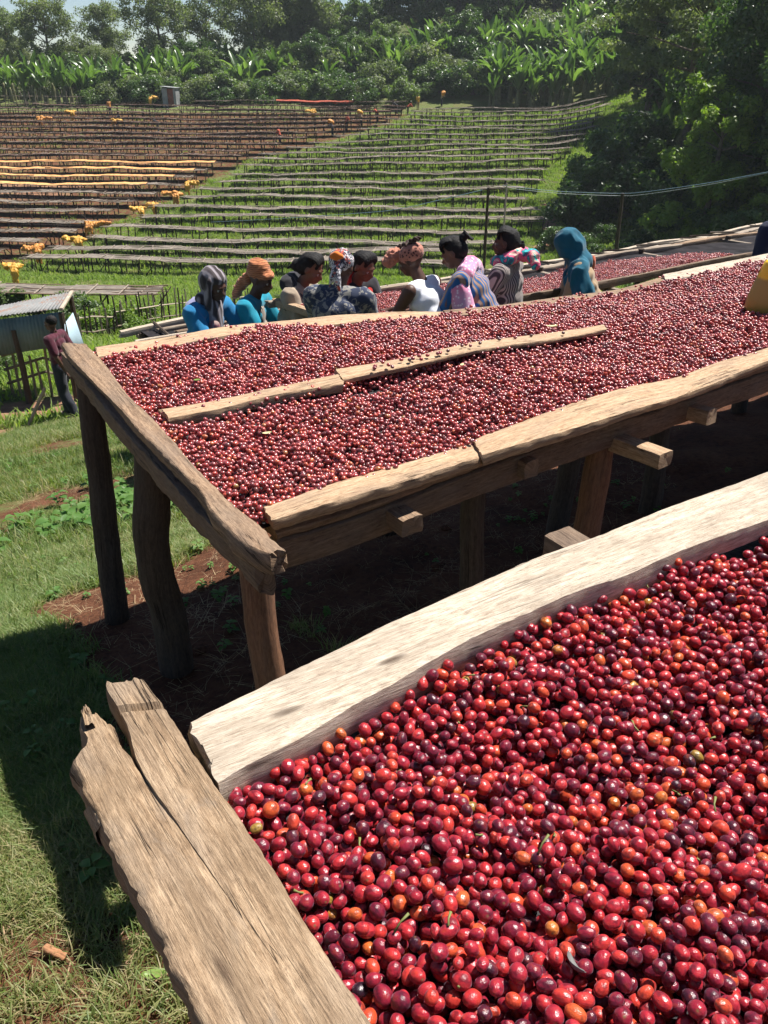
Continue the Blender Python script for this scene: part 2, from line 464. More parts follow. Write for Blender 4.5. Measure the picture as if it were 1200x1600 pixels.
def cherry_mat(name, near=True):
    t = NT(name)
    cc = t.attr('cc', 'INSTANCER')
    gen = t.coord('Generated')
    c = t.ramp(cc, [(0.0, (.022, .005, .012)), (.10, (.075, .008, .020)), (.24, (.15, .008, .024)), (.38, (.24, .010, .026)), (.54, (.34, .014, .026)), (.70, (.45, .026, .026)),
                    (.80, (.50, .050, .020)), (.89, (.50, .11, .022)), (.95, (.44, .17, .03)), (.975, (.30, .20, .03)), (1.0, (.13, .06, .025))])
    nn = t.new('ShaderNodeTexNoise'); nn.noise_dimensions = '4D'; nn.inputs['Scale'].default_value = 2.2; nn.inputs['Detail'].default_value = 3
    t.l.new(gen, nn.inputs['Vector']); t.l.new(t.math('MULTIPLY', cc, 97.0), nn.inputs['W'])
    mot = nn.outputs['Fac']
    dk = t.mix(1.0, c, (.30, .25, .45), 'MULTIPLY')
    lt = t.mix(.30, c, (.60, .12, .03))
    c = t.mix(t.ramp(mot, [(.36, 0.85), (.5, 0.0)]), c, dk)
    c = t.mix(t.ramp(mot, [(.54, 0.0), (.72, .7)]), c, lt)
    if near:
        sep = t.new('ShaderNodeSeparateXYZ'); t.l.new(gen, sep.inputs[0])
        # navel disc at the tip: a pale ring round a dark dot
        dx = t.math('SUBTRACT', sep.outputs[0], .5); dy = t.math('SUBTRACT', sep.outputs[1], .5)
        r2 = t.math('SQRT', t.math('ADD', t.math('MULTIPLY', dx, dx), t.math('MULTIPLY', dy, dy)))
        top = t.math('GREATER_THAN', sep.outputs[2], .8)
        ring = t.math('MULTIPLY', t.ramp(r2, [(.02, 1.0), (.10, .25), (.15, 0.0)]), top)
        c = t.mix(ring, c, (.16, .09, .04))
        bl = t.noise(gen, 7, 3, .7)
        c = t.mix(t.ramp(bl, [(.64, 0.0), (.72, .55)]), c, (.10, .03, .02))
    if not near: c = t.mix(.22, c, (.38, .17, .12))
    t.color(c)
    t.rough(t.ramp(mot, [(.3, .42 if near else .34), (.7, .24 if near else .22)]), .5)
    bm_ = t.noise(gen, 3.4 if near else 2.5, 3, .6)
    t.bump(bm_, .32 if near else .1, .0035)
    if not near: t.b.inputs['Coat Weight'].default_value = .55; t.b.inputs['Coat Roughness'].default_value = .17
    t.b.inputs['Sheen Weight'].default_value = .12
    t.b.inputs['Sheen Roughness'].default_value = .4
    t.b.inputs['Sheen Tint'].default_value = (.9, .75, 1, 1)
    return t.m
M_cherry = cherry_mat('cherry_skin', True)
M_cherry_far = cherry_mat('cherry_skin_small', False)

def leafm(name, cols, trans=.35, rough=.45, spec=.5, typ='OBJECT'):
    t = NT(name)
    rnd = t.attr('cc', 'INSTANCER') if typ == 'INST' else t.new('ShaderNodeObjectInfo').outputs['Random']
    v = t.attr('lv', 'GEOMETRY')
    f = t.math('ADD', t.math('MULTIPLY', v, .45), t.math('MULTIPLY', rnd, .55)) if typ == 'INST' else t.math('FRACT', t.math('ADD', t.math('MULTIPLY', v, .72), t.math('MULTIPLY', rnd, .28)))
    n = len(cols); c = t.ramp(f, [(i / (n - 1), cc) for i, cc in enumerate(cols)])
    t.color(c); t.rough(rough, spec)
    tr = t.new('ShaderNodeBsdfTranslucent'); t.l.new(t.mix(1.0, c, (1.5, 1.7, .7), 'MULTIPLY'), tr.inputs[0])
    mx = t.new('ShaderNodeMixShader'); mx.inputs[0].default_value = trans
    t.l.new(t.b.outputs[0], mx.inputs[1]); t.l.new(tr.outputs[0], mx.inputs[2]); t.l.new(mx.outputs[0], t.out.inputs[0])
    return t.m
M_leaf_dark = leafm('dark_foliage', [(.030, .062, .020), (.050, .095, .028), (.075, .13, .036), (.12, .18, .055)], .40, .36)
M_leaf_mid = leafm('mid_foliage', [(.055, .095, .032), (.085, .135, .042), (.12, .175, .055), (.17, .21, .08)], .45, .42)
M_leaf_grey = leafm('grey_green_foliage', [(.085, .12, .058), (.12, .155, .07), (.155, .185, .085), (.20, .215, .11)], .45, .5)
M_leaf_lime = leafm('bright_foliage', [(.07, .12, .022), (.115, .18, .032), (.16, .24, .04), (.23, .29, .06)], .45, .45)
M_leaf_ens = leafm('ensete_leaf', [(.055, .105, .030), (.09, .155, .045), (.125, .20, .06), (.18, .245, .09)], .40, .30, .6)
M_grass = leafm('grass_blades', [(.06, .10, .02), (.10, .16, .035), (.15, .21, .055), (.25, .24, .10), (.38, .31, .17)], .35, .5, .4, 'INST')
M_grass_far = leafm('field_grass', [(.11, .17, .035), (.16, .24, .05), (.22, .30, .07), (.30, .32, .12)], .42, .6, .3, 'INST')
M_straw = leafm('dry_straw', [(.30, .21, .11), (.42, .32, .18), (.24, .15, .08), (.5, .40, .24)], .15, .6, .3, 'INST')
M_weed = leafm('weed_leaves', [(.05, .12, .025), (.08, .18, .035), (.12, .22, .05), (.16, .24, .07)], .4, .5, .4, 'INST')
M_bark = plain('tree_bark', (.13, .105, .08), .9, .2, .5, 6, .6)
M_stem = plain('ensete_stem', (.13, .13, .06), .7, .3, .4, 5)

def ground_mat():
    t = NT('ground_soil_and_grass'); p = t.geo()
    a = t.attr('zone', 'GEOMETRY', 'Color')
    sep = t.new('ShaderNodeSeparateColor'); t.l.new(a, sep.inputs[0])
    soil_n = t.noise(p, 3.1, 8, .65); fine = t.noise(p, 38, 6, .7); mid = t.noise(p, .8, 6, .6)
    soil = t.ramp(soil_n, [(.28, (.070, .028, .015)), (.5, (.125, .052, .027)), (.72, (.19, .086, .046))])
    soil = t.mix(t.ramp(fine, [(.35, .6), (.55, 0.0)]), soil, (.03, .012, .007))
    soil = t.mix(t.ramp(t.noise(p, 90, 3, .6), [(.64, 0.0), (.74, .5)]), soil, (.24, .14, .08))
    gr = t.ramp(t.noise(p, 9, 8, .7), [(.3, (.055, .075, .022)), (.5, (.10, .13, .038)), (.7, (.17, .175, .07))])
    gr = t.mix(t.ramp(mid, [(.45, 0.0), (.7, .55)]), gr, (.15, .115, .05))
    k = t.math('ADD', sep.outputs[0], t.math('MULTIPLY', t.math('SUBTRACT', t.noise(p, 2.6, 6, .7), .5), 1.3))
    k = t.ramp(k, [(.40, 0.0), (.62, 1.0)])
    c = t.mix(k, gr, soil)
    kr = t.ramp(t.math('ADD', sep.outputs[1], t.math('MULTIPLY', t.math('SUBTRACT', t.noise(p, 1.6, 5, .7), .5), .8)), [(.4, 0.0), (.65, 1.0)])
    c = t.mix(kr, c, t.ramp(soil_n, [(.3, (.17, .085, .05)), (.7, (.33, .19, .12))]))
    t.color(c); t.rough(.95, .15)
    t.bump(t.math('ADD', fine, t.math('MULTIPLY', soil_n, 2.0)), .9, .02)
    return t.m
M_ground = ground_mat()
# ------------------------------------------------------------------ ground
rng = np.random.default_rng(7)
def grid_axis(segs):
    out = []
    for a, b, s in segs: out += list(np.arange(a, b, s))
    out.append(segs[-1][1]); return np.array(out)
gx = grid_axis([(-440, -120, 40), (-120, -40, 4), (-40, -12, 1.0), (-12, -4, .3), (-4, 4, .08), (4, 14, .4), (14, 50, 1.2), (50, 120, 5), (120, 440, 40)])
gy = grid_axis([(-60, -3, 4), (-3, 0, .5), (0, 5.5, .08), (5.5, 14, .25), (14, 30, .6), (30, 110, 1.0), (110, 170, 4), (170, 440, 30)])
XX, YY = np.meshgrid(gx, gy)
ZZ = G(XX, YY)
near = (YY < 6) & (np.abs(XX) < 4.5)
lump = np.zeros_like(ZZ)
idx_near = np.argwhere(near)
for (i, j) in idx_near:
    x, y = XX[i, j], YY[i, j]
    lump[i, j] = .030 * noise.noise(Vector((x * 3.1, y * 3.1, 2))) + .020 * noise.noise(Vector((x * 9, y * 9, 5))) + .010 * noise.noise(Vector((x * 22, y * 22, 8)))
ZZ = ZZ + lump
def XL(y): return np.interp(y, [40, 50, 60, 72, 82, 87, 92, 98, 104, 112], [-25, -20.5, -17, -13, -10.2, -5, -1.5, 3, 4.8, 7])      # left edge of the right block
def XRt(y): return np.interp(y, [40, 50, 52.5, 57, 60, 68, 78, 85, 98, 104, 112], [5, 6, 7, 9, 11, 11.2, 15, 19, 23.5, 24, 25])
def soil_zone(x, y):
    n = N.x * x + N.y * y; u = U.x * x + U.y * y
    z = np.zeros_like(x) + .12
    z = z + np.where(y < 13, (.5 * sstep(.0, .7, snoise(x, y, 1.3, 41) * .7 + snoise(x, y, 3.7, 42) * .5)), 0)
    z = np.maximum(z, .5 * sstep(-2, -.9, x) * (1 - sstep(.9, 1.1, y)))
    z = np.maximum(z, .5 * np.exp(-(((x + 3.6) / .55) ** 2 + ((y - 7.2) / 1.6) ** 2)))
    z = np.maximum(z, .6 * np.exp(-(((x + 1.9) / .25) ** 2 + ((y - 3.4) / .5) ** 2)))
    # bare earth beside and under the near beds
    z = np.maximum(z, 1.15 * sstep(-.92, -.66, x) * (1 - sstep(1.12, 1.28, y)) * (1 - sstep(6, 8, np.abs(x))))
    z = np.maximum(z, 1.1 * sstep(.15, .5, u) * (1 - sstep(2.9, 3.6, n)))
    z = np.maximum(z, .45 * sstep(-.2, .6, u) * (1 - sstep(4.5, 6, n)))
    z = np.maximum(z, .62 * np.exp(-((x + 1.05) ** 2 + (y - 2.45) ** 2) / .12))
    z = np.maximum(z, .6 * (sstep(40, 44, y) * (1 - sstep(105, 108, y)) * (1 - sstep(-1.5, 0, x - (XL(y) - 1.2)))))
    d = np.abs(x - (XL(y) - 1.2)); z = np.maximum(z, .42 * (1 - sstep(.2, 1.2, d)) * sstep(40, 46, y) * (1 - sstep(107, 109, y)))
    z = np.where((y > 46) & (y < 106) & (x > XL(y)) & (x < XRt(y)), np.minimum(z, .10 + .28 * sstep(76, 96, y)), z)
    return z
def red_zone(x, y):
    z = 0 * x
    z = np.maximum(z, 1.0 * np.exp(-((y - 15.3 - .25 * (x + 4)) / .9) ** 2) * (x < 0))                    # swept strip behind the fence
    z = np.maximum(z, .85 * np.exp(-(((x + 7.3) / 1.3) ** 2 + ((y - 13) / 1.0) ** 2)))
    dp = np.abs(x - (XRt(y) + 1.0 + .5 * np.sin(y * .7))); z = np.maximum(z, .9 * (1 - sstep(.2, .8, dp)) * sstep(52, 54, y) * (1 - sstep(66, 69, y)))
    z = np.maximum(z, .6 * sstep(67, 69, y) * (1 - sstep(73, 75, y)) * (1 - sstep(-26, -22, x)))
    return z
SZ = soil_zone(XX, YY) + .42 * (1 - sstep(2.5, 5, YY)); RZ = red_zone(XX, YY)
ny_, nx_ = XX.shape
V = np.stack([XX.ravel(), YY.ravel(), ZZ.ravel()], 1)
I = np.arange(ny_ * nx_).reshape(ny_, nx_)
Fq = np.stack([I[:-1, :-1].ravel(), I[:-1, 1:].ravel(), I[1:, 1:].ravel(), I[1:, :-1].ravel()], 1)
me = mesh_np('ground', V, Fq, [M_ground])
at = me.color_attributes.new('zone', 'FLOAT_COLOR', 'POINT')
at.data.foreach_set('color', np.stack([SZ.ravel(), RZ.ravel(), SZ.ravel() * 0, SZ.ravel() * 0 + 1], 1).astype(np.float32).ravel())
obj('ground', me, kind='structure')
def GL(x, y):
    """ground height of the mesh incl. lumps, bilinear"""
    x = np.clip(np.asarray(x, float), gx[0], gx[-1] - .01); y = np.clip(np.asarray(y, float), gy[0], gy[-1] - .01)
    i = np.searchsorted(gx, x, 'right') - 1; j = np.searchsorted(gy, y, 'right') - 1
    fx = (x - gx[i]) / (gx[i + 1] - gx[i]); fy = (y - gy[j]) / (gy[j + 1] - gy[j])
    return (ZZ[j, i] * (1 - fx) * (1 - fy) + ZZ[j, i + 1] * fx * (1 - fy) + ZZ[j + 1, i] * (1 - fx) * fy + ZZ[j + 1, i + 1] * fx * fy)
def Gf(x, y): return float(GL(x, y))
# ------------------------------------------------------------------ the three near drying beds
def T1(px, py): return P(px, py, .55)
bed1 = empty('drying_bed', (-.05, .6, Gf(-.05, .6)), label='raised bed of big glossy cherries framed by thick boards with a split rotten end', cat='drying bed')
def place(part, root):
    """part meshes are written in world space; hang them under the root without moving them"""
    part.parent = root; part.matrix_parent_inverse = Matrix.LocRotScale(root.location, root.rotation_euler, root.scale).inverted(); return part
def part_mesh(name, vfu, mat, root, smooth=True, **k):
    mb = MB(); mb.add(vfu[0], vfu[1], vfu[2])
    o = bpy.data.objects.new(name, mb.mesh(name, [mat], smooth)); COL.objects.link(o); place(o, root); return tag(o, **k)

rp = [((165,1065),(223,1055)), ((168,1076),(232,1067)), ((173,1087),(240,1080)), ((187,1110),(257,1102)), ((203,1147),(283,1143)), ((212,1185),(312,1190)), ((238,1230),(345,1238)), ((275,1283),(385,1295)),
      ((328,1360),(444,1385)), ((381,1440),(506,1483)), ((442,1540),(570,1585)), ((500,1640),(640,1690)), ((640,1860),(800,1950))]
lp = [((124,1114),(147,1106)), ((123,1124),(160,1118)), ((124,1138),(172,1132)), ((131,1156),(184,1156)), ((113,1182),(205,1180)), ((117,1209),(226,1212)), ((141,1253),(254,1258)), ((163,1293),(285,1303)),
      ((186,1343),(322,1362)), ((214,1390),(352,1404)), ((247,1470),(404,1484)), ((266,1507),(430,1530)), ((303,1577),(480,1612)), ((335,1640),(515,1672)), ((470,1880),(655,1900))]
SH = Vector((0, 0, -.0022))
part_mesh('end_board', plank([T1(*a) for a, b in rp], [T1(*b) for a, b in rp], .042, ds=.006, nu=23, wob=.0034, rough=.0016, end_jag=.016, round_=.004, seed=3, groove=[(.052, .0042, .010)], und=.002, wl=.35, rl=.0), W_near, bed1,
          label='weathered end board with a saw cut across its tip')
part_mesh('end_board', plank([T1(*a) + SH * (1 if a[1] < 1300 else .25) for a, b in lp], [T1(*b) + SH * (1 if b[1] < 1300 else .25) + (Vector((.008, .002, 0)) if b[1] > 1250 else (Vector((.002, 0, 0)) if b[1] > 1200 else Vector())) for a, b in lp], .045, ds=.006, nu=19, wob=.0062, rough=.0022, end_jag=.016, round_=.005, seed=8, und=.001, wr=.3), W_near, bed1,
          label='rotten outer half of the end board with crumbling edge')
for (sp, th_, dz_, sd_) in (([((150,1112),(163,1110)), ((155,1128),(172,1124)), ((164,1148),(180,1143)), ((176,1168),(188,1164))], .02, -.016, 91), ([((128,1108),(139,1104)), ((131,1122),(145,1118)), ((138,1140),(150,1137))], .012, .004, 92), ([((118,1196),(124,1195)), ((134,1236),(142,1236)), ((158,1282),(166,1282))], .03, -.008, 93), ([((172,1322),(178,1322)), ((196,1362),(204,1360)), ((214,1395),(224,1392))], .03, -.010, 94)):
    part_mesh('splinter', plank([T1(*a) + Vector((0, 0, dz_)) for a, b in sp], [T1(*b) + Vector((0, 0, dz_)) for a, b in sp], th_, ds=.003, nu=9, wob=.006, rough=.003, end_jag=.02, round_=.002, seed=sd_, und=.004), W_near, bed1)
up_e = [(287,1130),(340,1103),(460,1043),(549,1000),(612,969),(706,927),(800,884),(859,860),(922,839),(1050,789),(1200,736),(1420,655),(1700,560),(2100,430)]
lo_e = [(336,1222),(376,1195),(470,1148),(560,1094),(640,1048),(745,990),(860,938),(915,916),(975,898),(1072,855),(1200,811),(1400,742),(1690,650),(2100,520)]
part_mesh('side_board', plank([T1(*a) for a in up_e], [T1(*a) for a in lo_e], .05, ds=.008, nu=17, wob=.0020, rough=.0014, end_jag=.006, round_=.004, seed=21, und=.004), W_pale, bed1)
# splinter line on the upper edge, joist end beyond the board
jo = [PN(838, 862, .80), PN(905, 838, .62)]
def beam(a, b, w, h, mat, name, root, seed=0, ds=.03, **k):
    a = Vector(a); b = Vector(b)
    return part_mesh(name, edgeboard([a, a.lerp(b, .5), b], w, h, ds=ds, nu=7, wob=.002, rough=.001, end_jag=.003, round_=.003, seed=seed), mat, root, **k)
e0 = P(880, 832, .60); d_ = -N * 1.2
beam(e0 + N * .012, e0 + d_ + Vector((0, 0, -.06)), .05, .05, W_dark, 'joist', bed1, 4)
for k, t in enumerate((-.95, .95, 1.6)):
    s_ = e0 + U * t + Vector((0, 0, -.06)) - N * .05; beam(s_, s_ + d_ + Vector((0, 0, -.03)), .05, .05, W_dark, 'joist', bed1, 5 + k)
# table frame of bed 1 (local frame u along, v across); origin at the far corner of the cherries
O1 = P(345, 1228, .60)
def B1(u, v, dz=0): return O1 + U * u - N * v + Vector((0, 0, dz))
net_me = None
def net_sheet(name, corners, root, mat, seed=0, nx=40, ny=16, sag=.01):
    a, b, c, d = [Vector(q) for q in corners]; V = []; Fc = []
    for i in range(nx + 1):
        for j in range(ny + 1):
            u = i / nx; v = j / ny
            p = a.lerp(b, u).lerp(d.lerp(c, u), v)
            V.append(p + Vector((0, 0, -sag * math.sin(math.pi * v) + .004 * nz(p, 6, seed))))
    for i in range(nx):
        for j in range(ny): k = i * (ny + 1) + j; Fc.append((k, k + ny + 1, k + ny + 2, k + 1))
    return part_mesh(name, (V, Fc, None), mat, root)
M_net = plain('black_shade_net', (.022, .020, .022), .75, .4, .5, 60, .6)
M_netg = plain('dusty_black_net', (.026, .024, .026), .95, .05, .5, 7, .6)
net_sheet('net', [B1(-.06, -.03, -.028), B1(2.3, -.03, -.028), B1(2.3, 1.0, -.028), B1(-.06, 1.0, -.028)], bed1, M_net, 1)
def bed_leg(x, y, ztop, r, root, mat=None, seed=0, bend=.03, lean=(0, 0), seg=14, **k):
    zb = Gf(x + lean[0], y + lean[1]) - .05
    pts = []; rad = []
    n = 7
    for i in range(n):
        f = i / (n - 1)
        o_ = bend * (math.sin(f * 5.1 + seed) * .6 + .5 * math.sin(f * 9 + seed * 2))
        pts.append((x + lean[0] * (1 - f) + o_ * .8, y + lean[1] * (1 - f) + o_ * .5, zb + (ztop - zb) * f)); rad.append(r * (1.12 - .2 * f))
    return part_mesh('leg', tube(pts, rad, seg, .10, seed, ds=.03), mat or W_post, root, **k)
for (u, v) in ((.15, .05), (1.3, .08), (.1, .95), (1.3, .95), (2.2, .1), (2.2, .95)):
    p = B1(u, v, -.05); bed_leg(p.x, p.y, p.z, .04, bed1, W_post, u * 7 + v)
for (v, sd) in ((1.02, 31),):
    part_mesh('side_board', edgeboard([B1(-.1, v, .05), B1(.9, v, .05), B1(2.3, v, .05)], .085, .05, ds=.02, nu=11, seed=sd), W_pale, bed1)

# ---- bed 2
bed2 = empty('drying_bed', (.2, 2.6, Gf(.2, 2.6)), label='raised bed full of red cherries on rough posts, with a divider plank', cat='drying bed')
NB = PN(420, 800, 0.1).length  # placeholder depth, replaced below
pB = P(418, 800, .84); nB = pB.dot(N); pA = P(150, 540, .84); nA = pA.dot(N)
def E2(px, py, w=0): return PN(px, py, nB + w)
def E2f(px, py, w=0): return PN(px, py, nA + w)
# end board of bed 2: px pairs of (outer edge, inner edge), drop .82
ep = [((95,535),(133,536)), ((112,560),(163,568)), ((142,592),(200,617)), ((190,640),(232,647)), ((218,673),(262,680)), ((262,718),(300,723)), ((302,757),(340,762)), ((332,800),(372,793)), ((365,838),(408,822)), ((400,862),(432,846)), ((428,869),(450,861))]
part_mesh('end_board', plank([P(*a, .80) for a, b in ep], [P(*b, .80) for a, b in ep], .045, ds=.015, nu=13, wob=.006, rough=.002, end_jag=.008, round_=.006, seed=12, und=.01), W_bed, bed2, label='wavy weathered end board worn round at its tip')
eb = [((93,548),(120,548)), ((180,655),(215,655)), ((300,790),(340,790)), ((385,872),(418,872)), ((400,886),(425,884))]
part_mesh('end_beam', plank([P(*a, .845) - U * .0 for a, b in eb], [P(*b, .845) for a, b in eb], .07, ds=.02, nu=9, wob=.006, rough=.002, end_jag=.01, seed=15, und=.006), W_dark, bed2)
# near side boards, two lengths
def side(lst_in, lst_out, Ef, depth_in, name, mat, th, seed, **k):
    L_ = [Ef(*a, depth_in) for a in lst_in]; R_ = []
    for a, b in zip(L_, lst_out):
        r = ray(*b); R_.append(r * (a.z / r.z))
    return part_mesh(name, plank(L_, R_, th, ds=.015, nu=11, wob=.005, rough=.0016, end_jag=.006, round_=.005, seed=seed, und=.004), mat, bed2, **k)
side([(406,792),(500,759),(612,727),(725,695),(770,682)], [(425,811),(537,777),(650,744),(764,708),(790,700)], E2, .02, 'side_board', W_bed2, .03, 41)
side([(735,686),(862,639),(975,605),(1050,590),(1125,564),(1200,541),(1330,495),(1500,440),(1700,385)], [(752,709),(881,672),(985,640),(1055,620),(1135,590),(1215,556),(1345,508),(1520,450),(1715,392)], E2, .02, 'side_board', W_bed2, .035, 43, label='gnarled side board with a splintered lower edge')
lb = [(425,842),(560,800),(765,722),(915,668),(1012,640),(1200,576),(1400,505),(1700,400)]
lbm = [E2(*a, .0) for a in lb]
part_mesh('side_beam', edgeboard(lbm, .035, .075, ds=.03, nu=7, wob=.004, rough=.002, end_jag=.004, seed=47), W_dark, bed2)
part_mesh('side_beam', edgeboard([p + Vector((0, 0, .028)) + N * .006 for p in lbm], .05, .022, ds=.03, nu=7, wob=.006, rough=.002, end_jag=.004, seed=49), W_bed, bed2)
# far side boards: three lengths
side([(147,541),(270,523),(357,508),(457,499),(532,491),(620,486),(700,487)], [(150,556),(272,538),(345,525),(440,513),(530,505),(620,497),(705,496)], E2f, .0, 'side_board', W_bed2, .035, 51)
side([(690,484),(780,476),(843,467),(960,452),(1017,437),(1050,427)], [(697,494),(785,486),(850,476),(965,459),(1020,444),(1050,434)], E2f, .0, 'side_board', W_bed, .03, 53)
side([(1035,428),(1083,418),(1200,395),(1330,366),(1500,330)], [(1040,438),(1090,428),(1210,404),(1340,374),(1510,338)], E2f, .0, 'side_board', W_pale, .03, 55, label='clean pale sawn side board')
# surface height of bed 2 along u at both rims
def rimfun(pts):
    us = np.array([p.dot(U) for p in pts]); zs = np.array([p.z for p in pts]); o = np.argsort(us); return us[o], zs[o]
nr_u, nr_z = rimfun([E2(*a, .02) for a in [(406,792),(612,727),(735,686),(862,639),(975,605),(1050,592),(1200,541),(1500,440),(1700,385)]])
fr_u, fr_z = rimfun([E2f(*a) for a in [(147,541),(357,509),(532,493),(700,487),(843,467),(960,452),(1083,420),(1200,397),(1500,332)]])
Wd = nA - nB
def S2(u, n):
    f = np.clip((n - nB) / Wd, 0, 1)
    return np.interp(u, nr_u, nr_z) * (1 - f) + np.interp(u, fr_u, fr_z) * f
def W2(u, n, dz=0): return Vector((U.x * u + N.x * n, U.y * u + N.y * n, float(S2(u, n)) + dz))
# divider: a plank lying on its side along the middle; a pixel gives its place on the surface
def on2(px, py, dz=0.0):
    z0 = .9
    for _ in range(12):
        p = P(px, py, z0); z0 = -(float(S2(p.dot(U), p.dot(N))) + dz)
    return P(px, py, z0)
dv = [[(246,638),(262,655)], [(330,625),(345,641)], [(430,603),(440,616)], [(530,582),(538,601)]]
def divider(pairs, seed, th=.032, mat=None):
    L_ = [on2(*a, .014) for a, b in pairs]; R_ = [on2(b[0] - 1, b[1] - 4, .014) for a, b in pairs]
    part_mesh('divider_board', plank(L_, R_, th, ds=.015, nu=9, wob=.004, rough=.002, end_jag=.006, seed=seed, und=.004), mat or W_bed, bed2)
divider(dv, 61, mat=W_bed2)
divider([[(521,576),(533,594)], [(640,556),(650,570)], [(740,533),(750,548)], [(850,520),(860,533)], [(945,506),(950,517)]], 63, .022, W_bed2)
# joists: ends poking out under the near rail
for (x, y, out_, w_, mt) in ((612, 781, .085, .055, W_bed), (812, 704, .05, .045, W_bed), (962, 668, .18, .055, W_bed2), (1075, 620, .09, .045, W_bed2), (1290, 545, .08, .05, W_bed), (1480, 470, .08, .05, W_bed)):
    a = E2(x, y + 6); a2 = a - N * out_; b2 = a + N * (Wd + .04); b2.z = float(S2(b2.dot(U), nA)) - .09
    beam(a2, b2, w_, .045, mt, 'joist', bed2, x * .01)
_V = []; _F = []
for i in range(91):
    for j in range(13):
        n_ = nB + .005 + (Wd - .01) * j / 12; ua = np.interp(n_, [nB, nA], [pB.dot(U), pA.dot(U)]) - .075
        _V.append(W2(ua + (6.2 - ua) * i / 90, n_, -.045))
for i in range(90):
    for j in range(12): k = i * 13 + j; _F.append((k, k + 13, k + 14, k + 1))
part_mesh('net', (_V, _F, None), M_net, bed2)
# a torn tail of netting hanging from the near rail
def net_rag(pts, h, seed, nm='net_scrap'):
    V = []; Fc = []; n = 18
    ps = resample(pts, .02); 
    for i, p in enumerate(ps):
        for j in range(5):
            hh = h * (1 + .5 * nz(p, 11, seed)) * math.sin(math.pi * (i + .5) / len(ps)) ** .5
            V.append(p - Vector((0, 0, hh * j / 4)) - N * (.012 + .008 * nz(p + Vector((0, 0, j * .1)), 20, seed)))
    for i in range(len(ps) - 1):
        for j in range(4): k = i * 5 + j; Fc.append((k, k + 1, k + 6, k + 5))
    part_mesh(nm, (V, Fc, None), M_netg, bed2)
net_rag([E2(760, 712), E2(800, 700), E2(890, 672)], .035, 3)
net_rag([E2(520, 788), E2(600, 764), E2(690, 735)], .012, 5)
# legs of bed 2
def leg2(px, py, n, r, mat, seed, lean=(0, 0), bend=.02, topz=-.07, **k):
    q = PN(px, py, n); bed_leg(q.x, q.y, q.z + topz, r, bed2, mat, seed, bend, lean, **k)
p_ = P(140, 585, .88); bed_leg(p_.x, p_.y, p_.z, .043, bed2, W_post, 1, .010, (-.09, .06))
p_ = P(222, 690, .88); bed_leg(p_.x, p_.y, p_.z, .052, bed2, W_post, 2.6, .026, (-.06, .2))
p_ = P(402, 880, .90); bed_leg(p_.x, p_.y, p_.z, .036, bed2, W_red, 5, .012, (.01, -.02), label='thin red-brown corner post')
p_ = E2(937, 700, .03); bed_leg(p_.x, p_.y, p_.z + .03, .041, bed2, W_red, 9, .006, (-.01, 0), label='straight squared red-brown post')
p_ = E2(742, 760, .10); bed_leg(p_.x, p_.y, p_.z, .036, bed2, W_post, 11, .012)
for (u, n, sd) in ((1.9, nA - .12, 21), (3.1, nA - .1, 22), (4.6, nA - .1, 23), (2.45, nA - .65, 24), (3.6, nB + .1, 26), (5.0, nB + .1, 27), (2.9, nB + .62, 28), (4.2, nB + .8, 30)):
    p_ = W2(u, n, -.07); bed_leg(p_.x, p_.y, p_.z, .042, bed2, W_post, sd, .02)

# ---- bed 3 (behind the women) and bed 4 (empty, black net)
def rails(root, n0, u0, u1, zf, w, th, mat, seed, name='side_board', nseg=8, wob=.02):
    pts = []
    for i in range(nseg + 1):
        u = u0 + (u1 - u0) * i / nseg
        p = U * u + N * (n0 + wob * math.sin(i * 1.9 + seed)); pts.append(Vector((p.x, p.y, zf(u) + wob * .6 * math.sin(i * 2.7 + seed))))
    return part_mesh(name, edgeboard(pts, w, th, ds=.06, nu=7, wob=.006, rough=.003, end_jag=.02, seed=seed), mat, root)
b3 = U * 3.3 + N * 5.45
bed3 = empty('drying_bed', (b3.x, b3.y, Gf(b3.x, b3.y)), label='bed the women sort cherries on, behind the bed with the divider plank', cat='drying bed')
n3a, n3b = 5.0, 5.95
_z3 = rimfun([PN(600, 490, n3a), PN(1030, 425, n3a), PN(1177, 392, n3a)])
def z3(u): return float(np.interp(u, [3.0, 5.6, 7.3, 12], [-1.60, -1.70, -1.68, -1.75]))
u3a = 3.12
rails(bed3, n3a, u3a, 12, z3, .035, .07, W_dark, 71)
rails(bed3, n3b, u3a - .1, 8.2, lambda u: z3(u) - .06, .06, .05, W_stick, 72)
rails(bed3, n3b + .02, 8.0, 12.5, lambda u: z3(u) - .06, .05, .05, W_bed, 73)
beam(U * u3a + N * (n3a - .03) + Vector((0, 0, z3(3.1) + .005)), U * u3a + N * (n3b + .03) + Vector((0, 0, z3(3.1) - .05)), .06, .05, W_bed2, 'end_board', bed3, 74)
def S3(u, n): return z3(u) - .06 * (n - n3a) / (n3b - n3a)
_V = []; _F = []
for i in range(121):
    u_ = u3a + 9 * i / 120
    for j in range(11):
        p = U * u_ + N * (n3a + (n3b - n3a) * j / 10); _V.append(Vector((p.x, p.y, S3(u_, p.dot(N)) - .05 + .010 * nz(p, 3.1, 2) + .008 * math.sin(u_ * 5.2 + j * .9))))
for i in range(120):
    for j in range(10): k = i * 11 + j; _F.append((k, k + 11, k + 12, k + 1))
part_mesh('net', (_V, _F, None), M_netg, bed3)
b4 = U * 4.5 + N * 6.95
bed4 = empty('drying_bed', (b4.x, b4.y, Gf(b4.x, b4.y)), label='long empty bed of dusty black netting and bleached poles beyond the women', cat='drying bed')
n4a, n4b = 6.45, 7.4
_u = np.array([PN(200, 512, n4b).dot(U), PN(833, 428, n4b).dot(U), PN(1037, 378, n4b).dot(U), PN(1200, 348, n4b).dot(U)])
